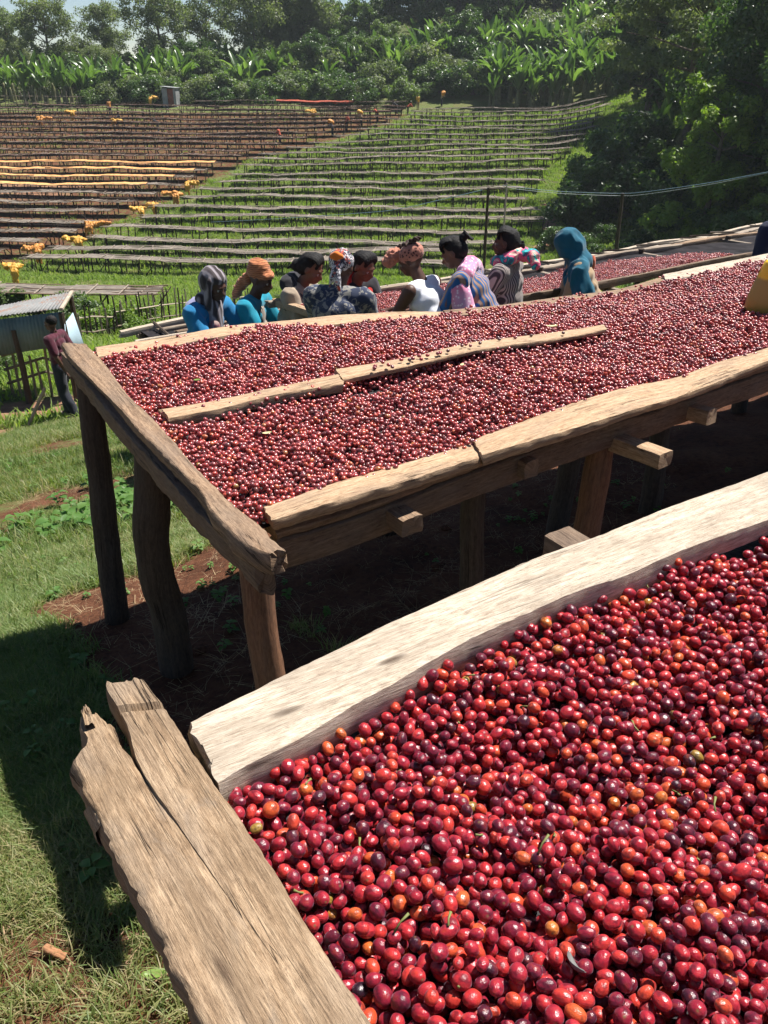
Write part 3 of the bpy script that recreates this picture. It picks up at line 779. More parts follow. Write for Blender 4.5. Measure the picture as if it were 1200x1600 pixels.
_z = np.array([PN(200, 512, n4b).z, PN(833, 424, n4b).z, PN(1037, 378, n4b).z, PN(1200, 348, n4b).z])
dbg('bed4', _u, _z)
_z[1] = (_z[0] + _z[2]) / 2
def z4(u): return float(np.interp(u, [_u[0], _u[2], _u[3], _u[3] + 6], [_z[0], _z[2], _z[3], _z[3] + .3]))
_q = [PN(930, 417, n4a), PN(1053, 383, n4a), PN(1183, 367, n4a)]; _qu = [_u[0] - .4] + [p.dot(U) for p in _q] + [_u[3] + 5]; _qz = [-2.10] + [p.z for p in _q] + [-1.95]
dbg('near rail bed4', _qu, _qz)
def z4n(u): return float(np.interp(u, _qu, _qz))
rails(bed4, n4b, _u[0] - .1, _u[3] + 5, z4, .06, .06, W_pale, 81, nseg=16, wob=.03)
rails(bed4, n4b - .17, _u[0] + .2, _u[3] + 5, lambda u: z4(u) - .01, .035, .04, W_stick, 82, 'pole', 14, .03)
rails(bed4, n4a + .25, _u[0] + .1, _u[3] + 5, lambda u: z4(u) * .25 + z4n(u) * .75 + .0, .05, .05, W_bed2, 83, 'pole', 14, .03)
rails(bed4, n4a, _u[0] - .3, _qu[2], z4n, .065, .05, W_pale, 84, nseg=12)
rails(bed4, n4a - .01, _qu[2] - .1, _u[3] + 5, z4n, .07, .05, W_grey, 89, nseg=8)
_r = random.Random(6); _uu = _u[0] + .2
while _uu < _u[3] + 4:
    a = U * _uu + N * (n4a - .02); b = U * (_uu + _r.gauss(0, .1)) + N * (n4b + .02)
    part_mesh('cross_stick', tube([(a.x, a.y, z4n(_uu) + .005), ((a.x + b.x) / 2, (a.y + b.y) / 2, (z4n(_uu) + z4(_uu)) / 2 + _r.gauss(-.005, .012)), (b.x, b.y, z4(_uu) + .008)], [.014, .016, .012], 6, .1, _uu), W_stick if _r.random() < .4 else W_post, bed4)
    _uu += _r.uniform(.3, .7)
rails(bed4, n4a + .40, _u[0] + .6, _u[3] + 3, lambda u: z4(u) * .45 + z4n(u) * .55, .09, .02, W_grey, 87, 'pole', 12, .05)
rails(bed4, n4b - .36, _u[0] + .3, _u[3] + 5, lambda u: z4(u) + .005, .05, .02, W_dark, 88, 'pole', 12, .05)
rails(bed4, n4a + .55, _u[0] - .1, _u[3] + 5, lambda u: z4(u) * .6 + z4n(u) * .4, .03, .03, W_pale, 85, 'pole', 12, .04)
_V = []; _F = []; _ue = _u[3] + 5
for i in range(161):
    u_ = _u[0] + .1 + (_ue - _u[0] - .1) * i / 160
    for j in range(11):
        p = U * u_ + N * (n4a + (n4b - n4a) * j / 10); _V.append(Vector((p.x, p.y, z4n(u_) * (1 - j / 10) + z4(u_) * j / 10 - .045 - .01 * math.sin(math.pi * j / 10) + .016 * nz(p, 3.1, 2) + .012 * math.sin(u_ * 5.2 + j * .9))))
for i in range(160):
    for j in range(10): k = i * 11 + j; _F.append((k, k + 11, k + 12, k + 1))
part_mesh('net', (_V, _F, None), M_netg, bed4)
beam(U * (_u[3] + .2) + N * 6.75 + Vector((0, 0, z4(_u[3]) + .02)), U * (_u[3] - .5) + N * 6.95 + Vector((0, 0, z4(_u[3]) + .03)), .15, .02, W_bed2, 'short_board', bed4, 86)
for root, na_, nb_, zf, us in ((bed3, n3a, n3b, z3, (3.2, 4.6, 6, 7.5, 9)), (bed4, n4a, n4b, z4, (_u[0] + .12, 4.2, 5.7, 7.2, 8.7))):
    for k, u in enumerate(us):
        for n_ in (na_ + .04, nb_ - .04):
            p = U * u + N * n_; bed_leg(p.x, p.y, zf(u) - .05, .05 if k == 0 else .035, root, W_post, u + n_, .02, seg=8)
        a = U * u + N * (na_ - .08); b = U * u + N * (nb_ + .1)
        beam(Vector((a.x, a.y, zf(u) - .07)), Vector((b.x, b.y, zf(u) - .09)), .05, .04, W_stick, 'joist', root, u)
# ------------------------------------------------------------------ cherries
def cherry_mesh(name, seg, rings, seed, a=1.12, b=.93, c=.90, mat=None, shrivel=0.0):
    """fruit of unit diameter, long axis z, a dimple at each end"""
    V = []; Fc = []
    r_ = random.Random(seed)
    off = [r_.uniform(-.05, .05) for _ in range(4)]
    for i in range(rings + 1):
        th = math.pi * i / rings
        for k in range(seg):
            ph = 2 * math.pi * k / seg
            s = math.sin(th) ** .93 if 0 < i < rings else 0
            r = .5 * s
            x = r * math.cos(ph) * b * (1 + off[0] * math.cos(th)); y = r * math.sin(ph) * c * (1 + off[1] * math.cos(th)); z = .5 * math.cos(th) * a
            # dimples
            if i <= 1: z -= .022 * (1 - i * .7)
            d = 1 + .02 * math.sin(2 * ph + off[2] * 40) * s + shrivel * .5 * (nz((x, y, z), 5, seed) + .7 * math.sin(ph * 7 + seed))
            V.append((x * d, y * d, z * (1 + .3 * (d - 1))))
    for i in range(rings):
        for k in range(seg):
            k2 = (k + 1) % seg
            Fc.append((i * seg + k, (i + 1) * seg + k, (i + 1) * seg + k2, i * seg + k2))
    me = mesh_np(name, V, Fc, [mat], True)
    bm = bmesh.new(); bm.from_mesh(me); bmesh.ops.remove_doubles(bm, verts=bm.verts, dist=1e-5); bmesh.ops.recalc_face_normals(bm, faces=bm.faces); bm.to_mesh(me); bm.free()
    return me
CH = [cherry_mesh('coffee_cherry', 18, 12, s, a, b, c, M_cherry, sh) for s, (a, b, c, sh) in enumerate([(1.10, .92, .90, 0), (1.18, .90, .86, 0), (1.02, .95, .92, 0), (1.22, .86, .84, 0), (1.08, .94, .86, .0), (1.05, .90, .80, .16)])]
for i, m in enumerate(CH): template('cherry_%d' % i, m, 'near_cherry')
CHF = [cherry_mesh('small_cherry', 8, 6, s, a, .92, .88, M_cherry_far) for s, a in enumerate([1.1, 1.18, 1.0, 1.14])]
for i, m in enumerate(CHF): template('smallc_%d' % i, m, 'far_cherry')

def deposit(w, h, d, layers, seed, periodic=False, K=9, poly=None):
    """drop balls one by one, each rolls to the lowest of K nearby resting places"""
    r_ = random.Random(seed)
    nx, ny = max(3, int(w / d)), max(3, int(h / d)); cx, cy = w / nx, h / ny
    cells = [[] for _ in range(nx * ny)]
    total = int(layers * w * h / (d * d) * .98); out = []
    d2 = d * d; sq = math.sqrt
    for _ in range(total):
        x0, y0 = r_.random() * w, r_.random() * h
        best = None
        for k in range(K):
            x = x0 + (r_.random() - .5) * 2.0 * d; y = y0 + (r_.random() - .5) * 2.0 * d
            if periodic: x %= w; y %= h
            elif not (0 <= x < w and 0 <= y < h): continue
            i, j = int(x / cx), int(y / cy); z = 0.0
            for di in (-1, 0, 1):
                ii = i + di
                if periodic: ox = 0.0 if 0 <= ii < nx else (w if ii < 0 else -w); ii %= nx
                elif not 0 <= ii < nx: continue
                else: ox = 0.0
                for dj in (-1, 0, 1):
                    jj = j + dj
                    if periodic: oy = 0.0 if 0 <= jj < ny else (h if jj < 0 else -h); jj %= ny
                    elif not 0 <= jj < ny: continue
                    else: oy = 0.0
                    for (qx, qy, qz) in cells[ii * ny + jj]:
                        ex = qx - ox - x; ey = qy - oy - y; e = ex * ex + ey * ey
                        if e < d2:
                            zz = qz + sq(d2 - e)
                            if zz > z: z = zz
                if best is not None and z >= best[2]: break
            if best is None or z < best[2]: best = (x, y, z)
        if best is None: continue
        c = cells[min(int(best[0] / cx), nx - 1) * ny + min(int(best[1] / cy), ny - 1)]
        c.append(best)
        if len(c) > 3: c.pop(0)
        out.append(best)
    return np.array(out)

def rand_rot(n, g, flat=.75):
    """mostly lying on their side, some upright"""
    tilt = np.where(g.random(n) < flat, np.pi / 2 + g.normal(0, .35, n), g.uniform(0, np.pi, n))
    return np.stack([tilt, g.normal(0, .3, n), g.uniform(0, 2 * np.pi, n)], 1)
g = np.random.default_rng(11)
D1 = .0114
dep = deposit(1.75, 1.08, D1, 2.7, 5)
u, v, z = dep[:, 0] - .06, dep[:, 1] - .20, dep[:, 2]
zm = np.median(z[z > z.max() * .5])
zs = z - np.percentile(z, 93)
ql = np.array([O1.dot(U), O1.dot(N)])
# mound: gentle heaps left by raking
mound = .010 * np.sin(u * 9 + v * 5 + 1.0) * np.sin(v * 13 - u * 3) + .006 * np.sin(u * 23 + 2) * np.sin(v * 21 + u * 6)
edge = 0
pts = np.stack([O1.x + U.x * u - N.x * v, O1.y + U.y * u - N.y * v, O1.z + zs + mound + edge + .006], 1)
# keep inside the boards: outline of the inner upper edges
pts[:, 2] += 0
rail_in = [T1(*a) for a in lo_e]; ru = np.array([(p - O1).dot(U) for p in rail_in]); rv = np.array([-(p - O1).dot(N) for p in rail_in])
end_in = [T1(*b) for a, b in rp]; ev = np.array([-(p - O1).dot(N) for p in end_in]); eu = np.array([(p - O1).dot(U) for p in end_in]); o_ = np.argsort(ev)
gap_ = v - np.interp(u, ru, rv); pts[:, 2] += .005 + .017 * np.exp(-np.maximum(gap_, 0) / .05)
keep = (gap_ > .0015) & (u > np.interp(v, ev[o_], eu[o_]) + .004) & (v < .84)
pts = pts[keep]; zs = zs[keep]
n = len(pts); rot = rand_rot(n, g); scl = (.0123 * np.clip(g.normal(1, .11, n), .72, 1.3)); idx = g.choice(6, n, p=[.3, .2, .2, .12, .13, .05])
cc = np.clip(np.where(g.random(n) < .88, (.05 + g.beta(2.2, 1.8, n) * .87), g.uniform(0, 1, n)), 0, 1)
cc = np.where(idx == 5, cc * .3, cc)
# the 300 that show largest become objects of their own
cdir = np.array([0, CP, -SP]); zc = pts @ cdir
upv = np.array([0, SP, CP]); py_ = 800 - F * (pts @ upv) / zc; px_ = 600 + F * pts[:, 0] / zc
vis = (px_ > 15) & (px_ < 1185) & (py_ < 1592) & (zs > -.008)
cand = np.argsort(np.where(vis, zc, 99))[:300]
kinds = [(0.16, 'almost black overripe cherry'), (.40, 'dark purple-red cherry'), (.74, 'glossy crimson cherry'), (.9, 'orange-red cherry'), (1.01, 'yellowish half-ripe cherry')]
gname = 'loose coffee cherries on top of the bright red heap'
for i in cand:
    o = bpy.data.objects.new('coffee_cherry', CH[idx[i]]); o.location = pts[i]; o.rotation_euler = rot[i]; o.scale = (scl[i],) * 3
    o['cc'] = float(cc[i]); COL.objects.link(o)
    kd = next(b for a, b in kinds if cc[i] < a)
    tag(o, kd + ' on the heap beside the split end board', 'coffee cherry', kd + ' fruits on the big heap')
pts_near = pts
rest = np.setdiff1d(np.arange(n), cand)
scatter('coffee_cherries', pts[rest], rot[rest], scl[rest], idx[rest], cc[rest], 'near_cherry', kind='stuff', label='heap of glossy red and purple cherries in the bed with the split end board', cat='coffee cherries')

# bed 2: a periodic tile reused along the bed
TW = .62
tiles = [deposit(TW, TW, .0126, 2.2, 60 + k, True, 7) for k in range(2)]
def top_of(t):
    m = t[:, 2] > np.percentile(t[:, 2], 24); q = t[m].copy(); q[:, 2] -= np.percentile(q[:, 2], 88); return q
tiles = [top_of(t) for t in tiles]
def tile_fill(u0, u1, n0, n1, seed):
    r_ = random.Random(seed); out = []
    i = u0
    while i < u1:
        j = n0
        while j < n1:
            t = tiles[r_.randrange(2)]; q = t.copy()
            k = r_.randrange(4)
            x, y = q[:, 0].copy(), q[:, 1].copy()
            if k & 1: x = TW - x
            if k & 2: y = TW - y
            q[:, 0] = x + i; q[:, 1] = y + j; out.append(q); j += TW
        i += TW
    q = np.concatenate(out)
    return q[(q[:, 0] < u1) & (q[:, 1] < n1)]
uA = pA.dot(U); uB = pB.dot(U)
q = tile_fill(min(uA, uB) - .1, 5.9, nB, nA, 3)
uu, nn_ = q[:, 0], q[:, 1]
fz = (nn_ - nB) / (nA - nB)
ends = [P(*b, .80) for a, b in ep]; en = np.array([p.dot(N) for p in ends]); eu = np.array([p.dot(U) for p in ends]); o_ = np.argsort(en)
keep = uu > np.interp(nn_, en[o_], eu[o_]) + .004
rin = [E2(*a, .02) for a in [(406,792),(500,759),(612,727),(725,695),(862,639),(975,605),(1050,590),(1125,564),(1200,541),(1500,440)]]
q = q[keep]; uu, nn_ = q[:, 0], q[:, 1]; fz = (nn_ - nB) / (nA - nB)
hm = .016 * snoise(uu, nn_, 5.0, 2) + .010 * snoise(uu, nn_, 11.0, 4) + .020 * sstep(1.2, 2.4, uu) * snoise(uu, nn_, 3.0, 9)
hz = S2(uu, nn_) + q[:, 2] + hm * np.sin(np.pi * np.clip(fz, 0, 1)) ** .4 - .006 - .014 * np.exp(-(1 - fz) / .03)
pts = np.stack([U.x * uu + N.x * nn_, U.y * uu + N.y * nn_, hz], 1)
g = np.random.default_rng(12); n = len(pts)
# drop what would poke through the divider
dvm = [on2(*((a[0] + b[0]) / 2, (a[1] + b[1]) / 2), .03) for a, b in dv + [[(640,556),(650,570)], [(740,533),(750,548)], [(850,520),(860,533)], [(945,506),(950,517)]]]
du = np.array([p.dot(U) for p in dvm]); dn = np.array([p.dot(N) for p in dvm]); o_ = np.argsort(du)
dist = nn_ - np.interp(uu, du[o_], dn[o_]); inside = (uu > du.min()) & (uu < du.max())
hill = np.where(inside, 1, 0) * (np.abs(dist + .006) < .026)
keep = ~((hill > 0) & (g.random(n) < .985))
pts = pts[keep]; n = len(pts); dbg('bed2 cherries', n)
cc = np.clip(.06 + g.beta(2.0, 1.9, n) * .88, 0, 1); cc = np.where(g.random(n) < .09, g.uniform(.0, 1, n), cc)
scatter('coffee_cherries', pts, rand_rot(n, g), .0129 * np.clip(g.normal(1, .1, n), .7, 1.3), g.integers(0, 4, n), cc, 'far_cherry', kind='stuff', label='thick layer of red cherries spread over the bed with the divider plank', cat='coffee cherries')
# bed 3 cherries: heaped along the near side, thinning out over the black net
q = tile_fill(u3a + .05, 8.6, n3a + .02, n3b - .03, 9); uu, nn_ = q[:, 0], q[:, 1]; fz = (nn_ - n3a) / (n3b - n3a)
lim = .98 - .35 * sstep(4.6, 5.6, uu) + .12 * snoise(uu, nn_, 6, 1) + .25 * np.exp(-((uu - 6.3) / .5) ** 2) - .9 * sstep(7.6, 8.1, uu)
keep = fz < lim + g.normal(0, .04, len(uu))
q = q[keep]; uu, nn_, fz, lim = q[:, 0], q[:, 1], fz[keep], lim[keep]
pts = np.stack([U.x * uu + N.x * nn_, U.y * uu + N.y * nn_, np.interp(uu, [3.0, 5.6, 7.3, 12], [-1.60, -1.70, -1.68, -1.75]) - .06 * fz + q[:, 2] + .03 * np.clip(lim - fz, 0, .3) / .3 - .03 + .012 * snoise(uu, nn_, 8, 3)], 1)
n = len(pts); dbg('bed3 cherries', n)
cc = np.clip(g.beta(2.2, 2.0, n), 0, 1) * .95
scatter('coffee_cherries', pts, rand_rot(n, g), .0134 * np.clip(g.normal(1, .1, n), .7, 1.3), g.integers(0, 4, n), cc, 'far_cherry', kind='stuff', label='pinkish red coffee cherries heaped on the bed beside the standing women', cat='coffee cherries')
# a few cherries on the divider board: countable, each its own
for (px, py) in ((586,572),(598,566),(607,570),(613,573),(627,562),(645,560),(655,556),(658,561),(684,552),(688,551),(700,548),(722,540),(728,538),(735,540),(750,536),(585,575),(668,555),(640,562),(805,527),(830,524),(780,530),(880,520)):
    c = on2(px, py, .024)
    o = bpy.data.objects.new('coffee_cherry', CHF[px % 4]); o.location = c; o.rotation_euler = (1.5, 0, px); o.scale = (.013,) * 3; o['cc'] = (px % 10) / 14; COL.objects.link(o)
    tag(o, 'stray cherry sitting on the divider plank', 'coffee cherry', 'stray cherries on the divider plank')
# bits of stalk between the big cherries
M_stalk = plain('green_stalk', (.20, .22, .07), .6, .3, .4, 20)
g2 = random.Random(9)
top_i = [i for i in np.argsort(-zs) if 30 < px_[i] < 1180 and py_[i] < 1590][:4000]
for k in range(46):
    i = g2.choice(top_i); p = pts_near[i]; L_ = g2.uniform(.006, .016); a = g2.uniform(0, 6.28); el = g2.uniform(-.1, .7)
    V_, F_, U_ = tube([(0, 0, 0), (L_ * .5, L_ * .08, L_ * .5 * el), (L_, 0, L_ * el)], [.0011, .0008, .0013], 5)
    tag(obj('stalk', mesh_np('stalk', V_, F_, [M_stalk]), loc=(p[0], p[1], p[2] + .0062), rot=(0, 0, a)), 'short green-brown stalk caught between the big cherries', 'stalk', 'stalks among the big cherries')
# scraps on the heaps
M_scrap = plain('dry_husk', (.17, .17, .16), .5, .4, .3, 30)
M_leafpale = plain('pale_dry_leaf', (.55, .50, .26), .6, .3, .3, 8)
M_leafgreen = plain('fresh_green_leaf', (.14, .22, .04), .45, .4, .3, 8)
def leaf_obj(name, loc, rz, L, w, mat, curl=.3, tilt=(0, 0), **k):
    V = []; Fc = []; n = 8
    for i in range(n + 1):
        f = i / n; hw = w * .5 * math.sin(math.pi * min(.97, f * .93 + .04)) ** .75
        for j, s in enumerate((-1, -.5, 0, .5, 1)):
            V.append((L * (f - .5), hw * s, curl * L * (f - .5) ** 2 + abs(s) * hw * .45 + .001))
    for i in range(n):
        for j in range(4): a = i * 5 + j; Fc.append((a, a + 5, a + 6, a + 1))
    me = mesh_np(name, V, Fc, [mat]); o = obj(name, me, loc=loc, rot=(tilt[0], tilt[1], rz), **k)
    so = o.modifiers.new('thick', 'SOLIDIFY'); so.thickness = .0006; return o
leaf_obj('husk_scrap', P(893, 1512, .585), 1.9, .022, .011, M_scrap, .9, (.9, .3), label='translucent grey scrap of husk standing among the big cherries', cat='husk')
leaf_obj('dry_leaf', on2(862, 511, .02), .2, .045, .018, M_leafpale, .5, label='small pale yellow leaf on the cherries near the end of the divider plank', cat='leaf')
leaf_obj('dry_leaf', on2(722, 571, .02), 1.2, .02, .012, M_leafpale, .5, label='tiny pale leaf on the cherries just below the divider plank', cat='leaf')
leaf_obj('dry_leaf', on2(417, 678, .01), .4, .024, .012, M_leafpale, .5, label='small yellow-green leaf on the cherries between divider and side board', cat='leaf')
leaf_obj('leaf', P(308, 595, .82) * 1.0, .4, .02, .014, M_leafgreen, .5, label='small green leaf on the upper cherries by the end board', cat='leaf')
# yellow plastic can cut open, upside down on bed 2
cn = on2(1204, 496, -.01)
jr = empty('jerrycan', cn, R(35), label='yellow plastic jerrycan, dirty brown below and bright yellow above, standing on the cherries', cat='jerrycan')
M_yel = NT('yellow_plastic'); pz = M_yel.new('ShaderNodeSeparateXYZ'); M_yel.l.new(M_yel.coord('Object'), pz.inputs[0])
_n = M_yel.noise(M_yel.mapping(M_yel.coord('Object'), (60, 60, 9)), 1, 3, .7)
_h = M_yel.math('ADD', pz.outputs[2], M_yel.math('MULTIPLY', _n, .02))
M_yel.color(M_yel.ramp(_h, [(.155, (.36, .25, .05)), (.165, (.90, .55, .012))])); M_yel.rough(.45, .5); M_yel = M_yel.m
def can_body():
    bm = bmesh.new(); rings = []
    prof = [(0, .118, .150), (.01, .124, .156), (.06, .122, .152), (.12, .112, .14), (.18, .100, .125), (.215, .094, .116), (.225, .086, .108)]
    for z_, a, b in prof:
        r_ = []
        for k in range(28):
            t_ = 2 * math.pi * k / 28; c_, s_ = math.cos(t_), math.sin(t_)
            q_ = (abs(c_) ** 5 + abs(s_) ** 5) ** (-1 / 5)
            r_.append(bm.verts.new((a * c_ * q_, b * s_ * q_, z_)))
        rings.append(r_)
    for r0, r1 in zip(rings[:-1], rings[1:]):
        for k in range(28): bm.faces.new((r0[k], r0[(k + 1) % 28], r1[(k + 1) % 28], r1[k]))
    bm.faces.new(rings[-1]); bm.faces.new(list(reversed(rings[0])))
    me = bpy.data.meshes.new('can_body'); bm.to_mesh(me); bm.free(); me.materials.append(M_yel)
    for p in me.polygons: p.use_smooth = len(p.vertices) < 6
    return me
cb = obj('can_body', can_body(), jr, loc=(.118, .0, 0)); jr.scale = (.88, .88, .86)
V_, F_, _ = tube([(-.05, 0, .20), (-.05, 0, .25), (.05, 0, .25), (.05, 0, .20)], [.012] * 4, 8, ds=.015)
obj('handle', mesh_np('handle', V_, F_, [M_yel]), jr, loc=(.115, 0, 0))
V_, F_, _ = box((0, .0, .1), (.003, .09, .012)); 
# ------------------------------------------------------------------ the field of drying beds
rf = random.Random(4)
def leg_variant(seed, h=1.0):
    r_ = random.Random(seed)
    pts = [(0, 0, -.15), (r_.uniform(-.03, .03), r_.uniform(-.03, .03), h * .35), (r_.uniform(-.05, .05), r_.uniform(-.03, .03), h * .7), (r_.uniform(-.03, .03), 0, h)]
    return tube(pts, [.042, .04, .036, .034], 5)
M_sticks = [W_dark, W_stick, W_post]
LEG = []
for s in range(6):
    V_, F_, U_ = leg_variant(s); LEG.append(mesh_np('leg', V_, F_, [W_post], True, U_))
V_, F_, U_ = tube([(-.45, 0, 0), (0, 0, .5), (.35, 0, .95)], [.025, .028, .02], 5); BRACE = mesh_np('brace', V_, F_, [W_post], True, U_)
M_tarp_o = plain('orange_tarpaulin', (.55, .235, .045), .55, .4, .25, 5, .5)
M_tarp_y = plain('yellow_tarpaulin', (.58, .31, .04), .55, .4, .25, 5, .5)
M_tarp_k = plain('black_tarpaulin', (.025, .023, .026), .6, .5, .4, 6, .6)
M_tarp_r = plain('faded_red_cloth', (.45, .10, .06), .8, .2, .25, 6, .4)
M_tarp_cream = plain('orange_shade_cloth', (.66, .34, .13), .8, .2, .3, 4, .4)
def far_bed(xa, xb, y, seed, lab, group, indiv, w=1.05, messy=0.0, wavy=.12, slope=0.0, mat=None, col=None):
    r_ = random.Random(seed); L_ = xb - xa; xm = (xa + xb) / 2
    H = .95 + r_.uniform(-.06, .08)
    root = empty('drying_bed', (xm, y, Gz(xm, y)), label=lab, cat='drying bed', group=group)
    ph = r_.uniform(0, 6)
    def top(x): return Gz(x, y) + H + wavy * .35 * math.sin(x * .45 + ph) + .03 * math.sin(x * 1.9 + ph)
    def yy(x): return y + slope * (x - xm) + .12 * math.sin(x * .3 + ph)
    mb = MB(); step = 2.2
    # lengthwise poles
    for k in range(5):
        off = -w / 2 + w * k / 4
        x = xa - r_.uniform(0, .4)
        while x < xb:
            x2 = min(x + step * r_.uniform(.8, 1.6), xb + r_.uniform(0, .35))
            jit = r_.gauss(0, .02) + (r_.gauss(0, .06) if r_.random() < messy else 0)
            th = .028 if k in (0, 4) else .018
            a = Vector((x - .1, yy(x) + off + r_.gauss(0, .015), top(x) + jit)); b = Vector((x2 + .1, yy(x2) + off + r_.gauss(0, .015), top(x2) + jit + r_.gauss(0, .012)))
            d_ = (b - a).normalized(); s_ = Vector((-d_.y, d_.x, 0)) * th * 1.4; u_ = Vector((0, 0, th))
            V_ = [a - s_, a + s_, a + s_ + u_, a - s_ + u_, b - s_, b + s_, b + s_ + u_, b - s_ + u_]
            mb.add(V_, [(0, 1, 2, 3), (7, 6, 5, 4), (0, 4, 5, 1), (1, 5, 6, 2), (2, 6, 7, 3), (3, 7, 4, 0)], [(v.x * .3, v.y) for v in V_], 0)
            x = x2
    mt = mb.mesh('pole_frame', [mat or W_dark]); place(obj('pole_frame', mt, kind='stuff'), root)
    mb = MB(); n = int(L_ / .8)
    # mat of net and sticks, sagging between the cross bars
    V_ = []; Fc = []; ns = max(8, int(L_ / .45)); 
    for i in range(ns + 1):
        x = xa + L_ * i / ns
        for j in range(4):
            f = j / 3; V_.append((x, yy(x) - w / 2 + w * f, top(x) + .012 - .04 * math.sin(math.pi * f) * (.5 + .5 * math.sin(x * 4)) + r_.gauss(0, .012)))
    for i in range(ns):
        for j in range(3): k = i * 4 + j; Fc.append((k, k + 4, k + 5, k + 1))
    me_ = mesh_np('mat', V_, Fc, [col or M_netmat], False, [(v[0] * .6, v[1]) for v in V_]); place(obj('mat', me_), root)
    bars = MB(); x = xa + .2
    while x < xb:
        dz = r_.gauss(0, .01); e = r_.uniform(.0, .18); e2 = r_.uniform(0, .18); sk = r_.gauss(0, .08)
        a = Vector((x, yy(x) - w / 2 - e, top(x) + .018 + dz)); b = Vector((x + sk, yy(x) + w / 2 + e2, top(x) + .018 + dz))
        s_ = Vector((.024, 0, 0)); u_ = Vector((0, 0, .022))
        V_ = [a - s_, a + s_, a + s_ + u_, a - s_ + u_, b - s_, b + s_, b + s_ + u_, b - s_ + u_]
        bars.add(V_, [(0, 1, 2, 3), (7, 6, 5, 4), (0, 4, 5, 1), (1, 5, 6, 2), (2, 6, 7, 3), (3, 7, 4, 0)], [(v.x * .3, v.y) for v in V_])
        x += r_.uniform(.5, 1.1)
    place(obj('cross_bars', bars.mesh('cross_bars', [W_grey]), kind='stuff'), root)
    # legs
    LM = MB(); x = xa + .1
    while x < xb + .2:
        for sg in (-1, 1):
            if r_.random() < .06: continue
            xx = x + r_.gauss(0, .15); y_ = yy(xx) + sg * (w / 2 - .1) + r_.gauss(0, .04); zb = Gz(xx, y_); h_ = top(xx) - zb
            if indiv:
                o = bpy.data.objects.new('leg', LEG[r_.randrange(6)]); COL.objects.link(o); o.parent = root
                o.location = (xx - xm, y_ - y, zb - root.location.z); o.rotation_euler = (r_.gauss(0, .05), r_.gauss(0, .07), r_.uniform(0, 6)); o.scale = (1, 1, h_)
            else:
                V_, F_, U_ = leg_variant(r_.randrange(6), h_); dx = r_.gauss(0, .05)
                LM.add([(v[0] + xx + dx * (1 - (v[2] / h_)), v[1] + y_, v[2] + zb) for v in V_], F_, U_)
        if r_.random() < .35:
            o = bpy.data.objects.new('brace', BRACE); COL.objects.link(o); o.parent = root
            o.location = (x - xm, r_.choice((-.5, .5)), Gz(x, y) - root.location.z); o.rotation_euler = (0, 0, r_.choice((0, 3.14))); 
        x += r_.uniform(.7, 1.25)
    if not indiv: place(obj('legs', LM.mesh('legs', [W_post]), kind='stuff'), root)
    return root, top, yy
M_netmat = (lambda t: (t.color(t.mix(t.ramp(t.noise(t.mapping(t.coord('UV'), (3, 26, 1)), 1, 4, .7), [(.42, 0.0), (.62, .8)]), (.095, .082, .070), (.34, .29, .235))), t.rough(.9, .2), t.m)[-1])(NT('grey_mat'))
M_matred = (lambda t: (t.color(t.mix(t.ramp(t.noise(t.mapping(t.coord('UV'), (3, 26, 1)), 1, 4, .7), [(.42, 0.0), (.62, .8)]), (.060, .032, .024), (.20, .13, .10))), t.rough(.9, .2), t.m)[-1])(NT('rusty_brown_mat'))
def ordn(i):
    w_ = ['first', 'second', 'third', 'fourth', 'fifth', 'sixth', 'seventh', 'eighth', 'ninth', 'tenth', 'eleventh', 'twelfth', 'thirteenth', 'fourteenth', 'fifteenth', 'sixteenth', 'seventeenth', 'eighteenth', 'nineteenth', 'twentieth',
          'twenty-first', 'twenty-second', 'twenty-third', 'twenty-fourth', 'twenty-fifth', 'twenty-sixth', 'twenty-seventh', 'twenty-eighth', 'twenty-ninth', 'thirtieth']
    return w_[min(i, 29)]
Y = 49.8; i = 0; right_rows = []
while Y < 104:
    xa, xb = float(XL(Y)) + rf.uniform(-.4, .4), float(XRt(Y)) + rf.uniform(-.8, .4)
    if i == 1: xb = 5.2
    right_rows.append(far_bed(xa, xb, Y, 100 + i, 'empty drying bed over green growth, %s row up from the women' % ordn(i), 'empty drying beds of the green block', i < 8, messy=.2, slope=-.012 + rf.uniform(-.006, .006), wavy=.24, mat=W_grey))
    Y += (2.5 + .035 * min(i, 6) - (.28 if i > 9 else 0)) * rf.uniform(.86, 1.14); i += 1
Y = 43.0; i = 0; left_rows = []
Yr = []
while Y < 106:
    xb = float(XL(Y)) - 2.3 + rf.uniform(-.5, .5); xa = -.52 * Y - 7
    cov = M_tarp_cream if 10 <= i <= 13 else None
    far_b = Y > 76
    lab = 'drying bed on red soil beside the diagonal path, %s row up the slope' % ordn(i)
    if cov: lab = 'drying bed covered with a long orange-yellow cloth, %s row up the red soil block' % ordn(i)
    left_rows.append((far_bed(xa, xb, Y, 200 + i, lab, 'drying beds of the red soil block', i < 7, w=1.1, messy=.55 if far_b else .25, wavy=.2, slope=0.0, mat=W_stick if i < 7 and i % 2 == 0 else W_dark, col=M_matred if far_b else (M_netmat)), xa, xb, Y))
    if 0: pass
    Yr.append(Y); Y += 2.7 - .012 * i; i += 1
